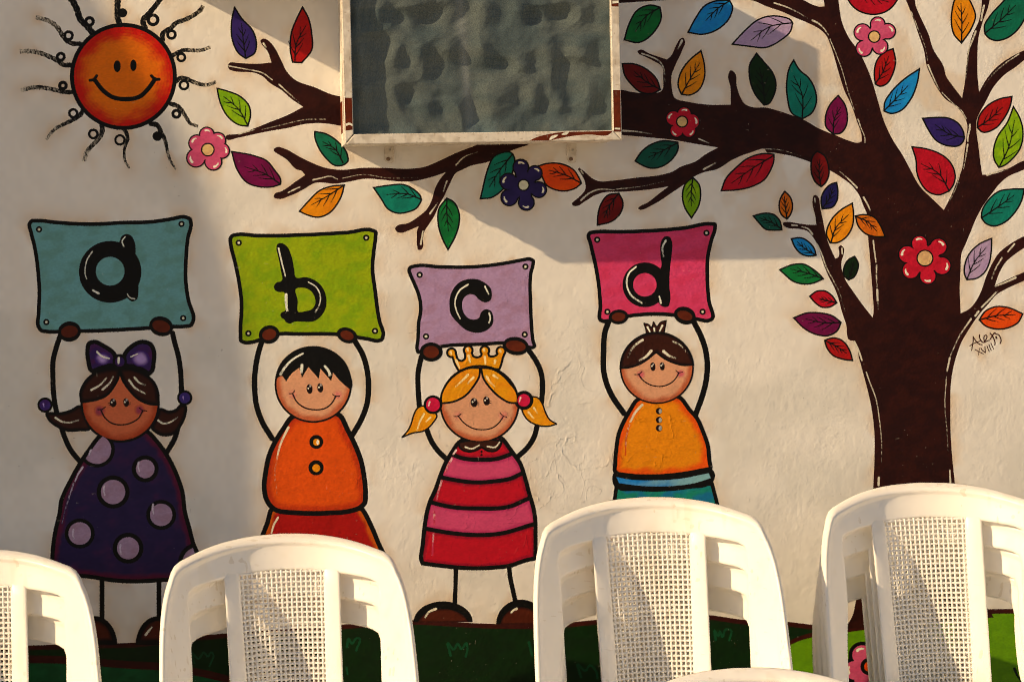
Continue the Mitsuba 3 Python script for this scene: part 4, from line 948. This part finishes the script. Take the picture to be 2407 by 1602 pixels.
def prism(poly, c0, c1, bevel=0.0015):
    """A flat piece with chamfered front edges: poly in (a, b)."""
    p = Polygon(poly)
    q = p.buffer(-bevel, join_style=2)
    A, B = np.array(p.exterior.coords)[:-1], np.array(q.exterior.coords)[:-1]
    if len(A) != len(B):
        return trimesh.creation.extrude_polygon(p, c1 - c0, engine="earcut").apply_translation([0, 0, c0])
    k = np.argmin(np.linalg.norm(B - A[0], axis=1))
    B = np.roll(B, -k, axis=0)
    if np.linalg.norm(B[1] - A[1]) > np.linalg.norm(B[-1] - A[1]):
        B = np.roll(B[::-1], 1, axis=0)
    n = len(A)
    v = np.vstack([np.c_[A, np.full(n, c0)], np.c_[A, np.full(n, c1 - bevel)], np.c_[B, np.full(n, c1)]])
    f = []
    for i in range(n):
        j = (i + 1) % n
        for r in (0, n):
            f += [[r + i, r + j, r + n + j], [r + i, r + n + j, r + n + i]]
    for i in range(1, n - 1):
        f += [[2 * n, 2 * n + i, 2 * n + i + 1], [0, i + 1, i]]
    m = trimesh.Trimesh(v, f, process=False)
    m.fix_normals()
    return m


LW, BW, RW = 0.0178, 0.0206, 0.0183
th = 0.016
gap = 0.0009
rails = {
    "stile": [[(0, gap), (LW, BW + gap), (LW, WH - BW), (0, WH)], [(WW, 0), (WW, WH), (WW - RW, WH - BW), (WW - RW, BW)]],
    "rail": [[(gap * 2, 0), (WW - gap, 0), (WW - RW - gap, BW), (LW + gap * 2, BW)], [(0.001, WH), (LW, WH - BW), (WW - RW, WH - BW), (WW - 0.001, WH)]],
}
for name, polys in rails.items():
    for p in polys:
        scene[part(win, "frame_" + name)] = mikit.ply(wmesh(prism(p, -th, 0.0)), "painted_wood", False)
ins = 0.004
depth = -PROUD + 0.0005
cas = [trimesh.creation.box(bounds=[[ins, ins, depth], [ins + 0.012, WH - ins, -th]]), trimesh.creation.box(bounds=[[WW - ins - 0.012, ins, depth], [WW - ins, WH - ins, -th]]),
       trimesh.creation.box(bounds=[[ins + 0.012, ins, depth], [WW - ins - 0.012, ins + 0.012, -th]]), trimesh.creation.box(bounds=[[ins + 0.012, WH - ins - 0.012, depth], [WW - ins - 0.012, WH - ins, -th]]),
       trimesh.creation.box(bounds=[[ins - 0.003, ins - 0.003, -0.075], [ins, WH, -0.060]]), trimesh.creation.box(bounds=[[ins - 0.002, ins, -0.036], [ins, WH, -0.030]])]
scene[part(win, "casing")] = mikit.ply(wmesh(trimesh.util.concatenate(cas)), "painted_wood", False)
bk = trimesh.creation.box(bounds=[[0.017, 0.017, -0.09], [WW - 0.017, WH - 0.017, -0.085]])
scene[part(win, "back_board")] = mikit.ply(wmesh(bk), "dark_void", False)
# crumpled grey foam behind the screen
na, nb = 230, 150
A, B = np.meshgrid(np.linspace(0.0165, WW - 0.0165, na), np.linspace(0.0165, WH - 0.0165, nb))
p3 = np.stack([A.ravel(), B.ravel(), 0 * A.ravel()], 1)
warp = np.stack([meshkit.noise(p3 * 11, 3), meshkit.noise(p3 * 11 + 5, 4), 0 * A.ravel()], 1) - 0.5
pw = p3 + warp * 0.035
row = 2 * np.pi * pw[:, 1] / 0.088
lump = np.cos(2 * np.pi * pw[:, 0] / 0.066 + 1.3 * np.floor(pw[:, 1] / 0.088 + 0.5)) * (0.55 + 0.45 * np.cos(row))
pit = np.clip(meshkit.noise(p3 * np.array([15, 19, 1.0]), 11) - 0.60, 0, 1) * 4.2
lump2 = meshkit.fbm(pw * np.array([24, 30, 1.0]), 3, 7) - 0.5 - pit
roll = np.cos(2 * np.pi * (p3[:, 1] - 0.02) / 0.094 + 0.4)
hgt_ = 0.0064 * lump + 0.0130 * lump2 + 0.0022 * roll + 0.003 * np.cos(2 * np.pi * p3[:, 1] / 0.058) * np.exp(-p3[:, 0] / 0.08)
cc = -0.028 + np.clip(hgt_, -0.045, 0.017)
fv = np.stack([A.ravel(), B.ravel(), cc], 1)
i, j = np.meshgrid(np.arange(na - 1), np.arange(nb - 1))
q0 = (j * na + i).ravel()
ff = np.vstack([np.stack([q0, q0 + 1, q0 + na + 1], 1), np.stack([q0, q0 + na + 1, q0 + na], 1)])
scene[part(win, "foam_panel")] = mikit.ply((wl(fv), ff), "grey_foam", True)
# the insect screen: real wires
pitch, wire = 0.0024, 0.00014
bars = [trimesh.creation.box(bounds=[[x, BW - 0.002, -0.00600], [x + wire, WH - BW + 0.002, -0.00580]]) for x in np.arange(LW - 0.001, WW - RW + 0.001, pitch)]
bars += [trimesh.creation.box(bounds=[[LW - 0.002, y, -0.00580], [WW - RW + 0.002, y + wire, -0.00552]]) for y in np.arange(BW - 0.001, WH - BW + 0.001, pitch)]
k = part(win, "insect_screen")
scene[k] = mikit.ply(wmesh(trimesh.util.concatenate(bars)), "screen_wire", False)
labels[k] = {"label": "fine grey insect screen", "kind": "stuff"}


def on_front(pts_native, c):
    pts_native = np.asarray(pts_native, float)
    x, z = at(pts_native[:, 0], pts_native[:, 1], YF)
    d = np.stack([x - blx, np.zeros(len(x)), z - blz], 1)
    return np.stack([d @ e1, d @ e2, np.full(len(x), c)], 1)


def front_paint(g, colour, name="paint_band", clip=None, c=0.0004):
    """Paint on the frame's face: g in survey coordinates."""
    poly2 = Polygon(on_front(np.array(g.exterior.coords), 0)[:, :2]).buffer(0)
    if clip is not None:
        poly2 = poly2.intersection(clip)
    V, F, n = [], [], 0
    for q in getattr(poly2, "geoms", [poly2]):
        if q.is_empty or q.geom_type != "Polygon":
            continue
        xy, tri = trimesh.creation.triangulate_polygon(q, engine="earcut")
        V.append(np.c_[xy, np.full(len(xy), c)])
        F.append(np.asarray(tri) + n)
        n += len(xy)
    v = np.vstack(V)
    scene[part(win, name)] = mikit.ply((wl(v), np.vstack(F)), "mural_paint", False, uv=np.stack([np.full(len(v), float(IDX[colour])), np.full(len(v), 0.2)], 1))


be = 0.0016
left_face = shapely.box(be, BW, LW - be, WH)
right_face = shapely.box(WW - RW + be, BW * 0.3, WW - be, WH)
sill_face = shapely.box(LW, be, WW - RW, BW - be)
front_paint(shape("@10 820,900 | 910,905 | 915,1195 | 820,1205 |"), "frame_brown", clip=left_face)
front_paint(shape("@10 832,1140 | 870,1132 905,1150 | 905,1165 870,1152 835,1162 |"), "white", "paint_mark", left_face, 0.0008)
front_paint(shape("@20 930,832 | 1030,832 | 1030,1215 | 930,1215 |"), "frame_brown", clip=right_face)
front_paint(shape("@20 960,1178 | 1010,1180 | 1010,1195 | 960,1192 |"), "white", "paint_mark", right_face, 0.0008)
front_paint(shape("@20 910,-60 | 1010,-60 | 1010,64 | 910,60 |"), "frame_brown", clip=right_face)
front_paint(shape("@20 938,10 | 998,8 | 998,30 | 940,34 |"), "white", "paint_mark", right_face, 0.0008)
front_paint(shape("@20 150,1308 | 240,1265 400,1228 560,1210 940,1205 | 930,1222 700,1240 500,1265 380,1292 300,1308 |"), "frame_brown", clip=sill_face)
front_paint(shape("@20 355,1290 370,1260 440,1245 400,1275"), "white", "paint_mark", sill_face, 0.0008)
front_paint(shape("@20 470,1240 540,1215 530,1230 490,1245"), "white", "paint_mark", sill_face, 0.0008)
# brown on the left side of frame and casing
b0, b1 = [float(q) for q in on_front([(808, 305), (808, 228)], 0)[:, 1]]
for (c0, c1, aa) in ((-th + 0.001, -0.0017, -0.0004), (depth + 0.004, -0.077, ins - 0.0004)):
    v = np.array([[aa, b0, c0], [aa, b1, c0], [aa, b1, c1], [aa, b0, c1]])
    scene[part(win, "paint_band")] = mikit.ply((wl(v), [[0, 1, 2, 3]]), "mural_paint", False, uv=np.stack([np.full(4, float(IDX["frame_brown"])), np.full(4, 0.2)], 1))
# the two mounting tabs under the box
for cx in (914, 1343):
    p = shapely.union_all([shapely.box(cx - 11, 330, cx + 11, 375), Point(cx + 1, 374).buffer(10.5, 8)])
    hole = Point(cx + 2, 352).buffer(2.6, 8)
    x, z = at(*np.array(p.exterior.coords).T)
    hx, hz = at(*np.array(hole.exterior.coords).T)
    m = trimesh.creation.extrude_polygon(Polygon(np.stack([x, z], 1), [np.stack([hx, hz], 1)]).buffer(0), 0.003, engine="earcut")
    vv = m.vertices
    m.vertices = np.stack([vv[:, 0], YW - 0.001 - 1.6 * vv[:, 2], vv[:, 1]], 1)
    m.fix_normals()
    tab = part(win, "mounting_tab")
    scene[tab] = mikit.ply(m, "painted_wood", False)
    sx, sz = at([cx - 2], [374])
    sc = trimesh.creation.cylinder(0.0042, 0.003, sections=16)
    sc.apply_transform(trimesh.transformations.rotation_matrix(math.pi / 2, [1, 0, 0]))
    sc.apply_translation([sx[0], YW - 0.0070, sz[0]])
    slot = trimesh.creation.box([0.0012, 0.0012, 0.006])
    slot.apply_translation([sx[0], YW - 0.0090, sz[0]])
    scene[part(tab, "screw")] = mikit.ply(trimesh.util.concatenate([sc, slot]), "rusty_steel", False)

# a shallow cabinet just above the picture, left of the window, whose shadow crosses the red leaf
mb = thing("meter_cabinet", "shallow cream cabinet on the wall above the purple leaf", "cabinet")
mx, mz = at([392, 730], [-42, -42])
cw, ch = mx[1] - mx[0], 0.34
scene[part(mb, "body")] = mikit.ply(box(mx[0], mx[1], YW - 0.15, YW, mz[0], mz[0] + ch), "painted_wood", False)
scene[part(mb, "door")] = mikit.ply(box(mx[0] + 0.012, mx[1] - 0.012, YW - 0.158, YW - 0.1505, mz[0] + 0.012, mz[0] + ch - 0.012), "painted_wood", False)

# ------------------------------------------------------------------ the stacked plastic chairs
HT = 0.845
CURVE, LEAN = 0.150, 0.20


def yback(x, z):
    """Front surface of the backrest: curved round the sitter and leaning back; y grows towards the wall."""
    x, z = np.asarray(x, float), np.asarray(z, float)
    return -(CURVE + 0.16 * np.clip(HT - z, 0, 0.4)) * (np.abs(x) / 0.25) ** 2.15 + LEAN * (z - HT)


def curve(pts, n):
    """Resamples a smooth curve through the points evenly."""
    P = smooth([[a, b, False] for a, b in pts], False, 12)
    u = np.concatenate([[0], np.cumsum(np.linalg.norm(np.diff(P, axis=0), axis=1))])
    t = np.linspace(0, u[-1], n)
    return np.stack([np.interp(t, u, P[:, k]) for k in range(2)], 1)


def sew(rows, closed=True, caps=True):
    """Rows of section points (n rows x m points) into one surface."""
    rows = np.asarray(rows)
    n, m = rows.shape[:2]
    v = rows.reshape(-1, 3)
    f = []
    for i in range(n - 1):
        for j in range(m if closed else m - 1):
            a, b = i * m + j, i * m + (j + 1) % m
            f += [[a, b, b + m], [a, b + m, a + m]]
    if caps and closed:
        for r in (0, n - 1):
            base = r * m
            for j in range(1, m - 1):
                f.append([base, base + j, base + j + 1] if r else [base, base + j + 1, base + j])
    return trimesh.Trimesh(v, f, process=False)


# outer and inner edge of the frame, from the apex down the right side; z below the apex
OUT = [(0, 0), (.07, -.0045), (.14, -.019), (.19, -.038), (.208, -.0465), (.218, -.057), (.2235, -.071), (.231, -.09), (.239, -.12), (.246, -.17), (.250, -.24), (.252, -.31), (.254, -.42)]
INN = [(0, -.070), (.07, -.0745), (.118, -.082), (.155, -.0895), (.176, -.0955), (.1855, -.102), (.189, -.114), (.188, -.15), (.187, -.20), (.188, -.235), (.197, -.31), (.203, -.42)]
NO = 44
OUT = [(a, b_ + 0.0125 * (a / .25) ** 2) for a, b_ in OUT]
INN = [(a, b_ + 0.0125 * (a / .25) ** 2) for a, b_ in INN]
o1, i1 = curve(OUT, NO), curve(INN, NO)
# let inner stations follow the outer ones: corners face corners
outer = np.vstack([(o1 * [-1, 1])[::-1][:-1], o1])
inner_ = np.vstack([(i1 * [-1, 1])[::-1][:-1], i1])
rows = []
for o, q in zip(outer, inner_):
    w = np.linalg.norm(q - o)
    e = (q - o) / w
    sec = [(0.0, .031), (.0006, .024), (.0030, .0135), (.0066, .0056), (.0105, .0013), (.0140, .0002), (.0172, .0016), (.0205, .0045), (.0245, .0062), (w * .55, .0066), (w - .006, .0062), (w - .002, .0070), (w, .0092), (w - .0005, .0125), (w - .004, .0145), (w * .5, .0140), (.022, .0140), (.014, .0150), (.0095, .0180), (.0050, .0280), (.0030, .0325)]
    r = []
    for s_, dy in sec:
        p = o + e * s_
        r.append([p[0], yback(p[0], HT + p[1]) + dy, HT + p[1]])
    rows.append(r)
frame_mesh = sew(rows)
frame_mesh.fix_normals()


def half_mesh(z):
    return np.interp(z, [-.42, -.07], [.0752, .0842])


def half_mull(z):
    return np.interp(z, [-.42, -.07], [.1095, .1155])


def mullion(side):
    rows = []
    for z in np.linspace(-.071, -.425, 26):
        a, b = half_mesh(z), half_mull(z)
        top = 0.0 if z < -.08 else 0.004
        r = []
        for fr, dy in ((0.0, .012), (0.0, .006), (.06, .0035), (.16, .0022), (.5, .0012), (.84, .0022), (.94, .0035), (1.0, .006), (1.0, .012), (.94, .0138), (.06, .0138)):
            x = side * (a + (b - a) * fr)
            r.append([x, yback(x, HT + z) + dy + top, HT + z])
        rows.append(r)
    m = sew(rows)
    m.fix_normals()
    return m


def strand(P, rad, sides=6):
    P = np.asarray(P, float)
    t = np.gradient(P, axis=0)
    t /= np.linalg.norm(t, axis=1, keepdims=True)
    ref = np.array([0, 1.0, 0])
    a = np.cross(t, ref)
    a /= np.linalg.norm(a, axis=1, keepdims=True)
    b = np.cross(a, t)
    ang = np.arange(sides) * 2 * np.pi / sides
    return sew([[p + rad * (math.cos(g_) * aa + 0.8 * math.sin(g_) * bb) for g_ in ang] for p, aa, bb in zip(P, a, b)], True, False)


weave = []
NV, PZ = 17, 0.01005
zr = np.arange(-.0745, -.425, -PZ)
for iv in range(NV):
    fr = -1 + 2 * (iv + 0.5) / NV
    pts = []
    ztop = -.070 - .005 * (abs(fr) * .084 / .118) ** 2
    zz = np.arange(ztop, -.428, -PZ / 2)
    for z in zz:
        x = fr * half_mesh(z)
        wv = math.cos(math.pi * ((z - zr[0]) / PZ + iv))
        pts.append([x, yback(x, HT + z) + .0075 - .0011 * wv, HT + z])
    weave.append(strand(pts, .0022))
for jz, z in enumerate(zr):
    pts = []
    hm = half_mesh(z) + .001
    for fr in np.linspace(-1, 1, NV * 2 + 1):
        x = fr * hm
        iv = (fr + 1) * NV / 2 - 0.5
        wv = math.cos(math.pi * (iv - jz))
        pts.append([x, yback(x, HT + z) + .0075 + .0011 * wv, HT + z])
    weave.append(strand(pts, .0021))
weave_mesh = trimesh.util.concatenate(weave)


def seat_mesh():
    rows = []
    for t in np.linspace(0, 1, 22):
        hw = 0.215 + 0.02 * t
        y = -0.16 - 0.42 * t
        drop = 0.0 if t < 0.85 else -0.03 * ((t - .85) / .15) ** 2
        dish = -0.012 * math.sin(math.pi * min(1, t * 1.05))
        r = []
        for u_ in np.linspace(-1, 1, 15):
            r.append([u_ * hw, y, 0.432 + drop + dish * (1 - u_**2) + 0.006 * u_**4])
        r += [[hw + .004, y, 0.425 + drop], [hw + .005, y, 0.395 + drop], [hw, y, 0.395 + drop]]
        for u_ in np.linspace(1, -1, 9):
            r.append([u_ * (hw - .006), y, 0.424 + drop + dish * (1 - u_**2)])
        r += [[-hw, y, 0.395 + drop], [-hw - .005, y, 0.395 + drop], [-hw - .004, y, 0.425 + drop]]
        rows.append(r)
    m = sew(rows)
    m.fix_normals()
    return m


def leg_mesh(x0, y0, x1, y1, ztop, sx, sy):
    rows = []
    for t in np.linspace(0, 1, 9):
        x, y, z = x0 + (x1 - x0) * t, y0 + (y1 - y0) * t, ztop * (1 - t)
        w = 0.055 - 0.020 * t
        k_ = 0.008
        r = [(0, 0), (-sx * w, 0), (-sx * w, -sy * k_), (-sx * k_, -sy * k_), (-sx * k_, -sy * w), (0, -sy * w)]
        rows.append([[x + a, y + b_, z] for a, b_ in r])
    m = sew(rows)
    m.fix_normals()
    return m


YB = float(yback(.24, .42))
CH = {"back_frame": mikit.ply(frame_mesh, "white_plastic", 50), "woven_panel": mikit.ply(weave_mesh, "white_plastic", True), "seat": mikit.ply(seat_mesh(), "white_plastic", 40)}
mull = [mikit.ply(mullion(s_), "white_plastic", 50) for s_ in (-1, 1)]
legs = [mikit.ply(leg_mesh(s_ * .262, YB + .02, s_ * .275, YB + .10, .43, s_, 1), "white_plastic", False) for s_ in (-1, 1)]
legs += [mikit.ply(leg_mesh(s_ * .236, -.555, s_ * .255, -.585, .41, s_, -1), "white_plastic", False) for s_ in (-1, 1)]


def chair(x, y, z, label, group, turn=0.0, tilt=0.0):
    k = thing("plastic_chair", label, "chair", group)
    to = T().translate([float(x), float(y), float(z)]).rotate([0, 0, 1], turn).rotate([0, 1, 0], tilt)
    for n_, d_ in CH.items():
        scene[part(k, n_)] = {**d_, "to_world": to}
    labels[f"{k}__woven_panel"] = {"label": "open woven plastic panel in the middle of the backrest", "kind": "stuff"}
    for d_ in mull:
        scene[part(k, "back_upright")] = {**d_, "to_world": to}
    for d_ in legs:
        scene[part(k, "leg")] = {**d_, "to_world": to}


def cam_ray(px, py):
    return fwd + (px - 1203.5) / FOCAL * RIGHT - (py - 801.0) / FOCAL * UP


G = "white plastic chairs stacked along the wall"
ORD = ["topmost", "second from the top", "third from the top", "lowest"]
for (px, py, dep_, count, dxs, face, where) in ((-76, 1376, 5.11, 3, (0, -.0022, -.0044), 4.0, "the stack cut by the left edge"), (660.5, 1338, 5.16, 3, (0, .0008, .0018), 0.5, "the stack before the boy with letter b"),
                                          (1520, 1251, 5.21, 4, (0, .0043, .0086, .0129), -4.0, "the stack before the boy with letter d"), (2168, 1215, 5.33, 4, (0, -.0031, -.0062, -.0093), -4.0, "the rightmost stack, before the tree")):
    d_ = cam_ray(px, py)
    t_ = dep_ / (d_ @ fwd)
    pos = EYE + d_ * t_
    top = pos[2] + 0.0705
    step = 0.0529
    for q in range(count):
        lab = f"white plastic chair, {ORD[q] if q < count - 1 else 'lowest'} of {where}"
        chair(pos[0] + dxs[q], pos[1] + 0.020 * q - 0.0, top - HT - step * q, lab, G, turn=face + (0.0, 0.1, -0.12, 0.1)[q])
d_ = cam_ray(1737, 1575)
t_ = (HT - EYE[2]) / d_[2]
pos = EYE + d_ * t_
chair(pos[0], pos[1], 0.0, "single white plastic chair nearest the camera, only its top edge showing at the bottom", None, turn=1.0)
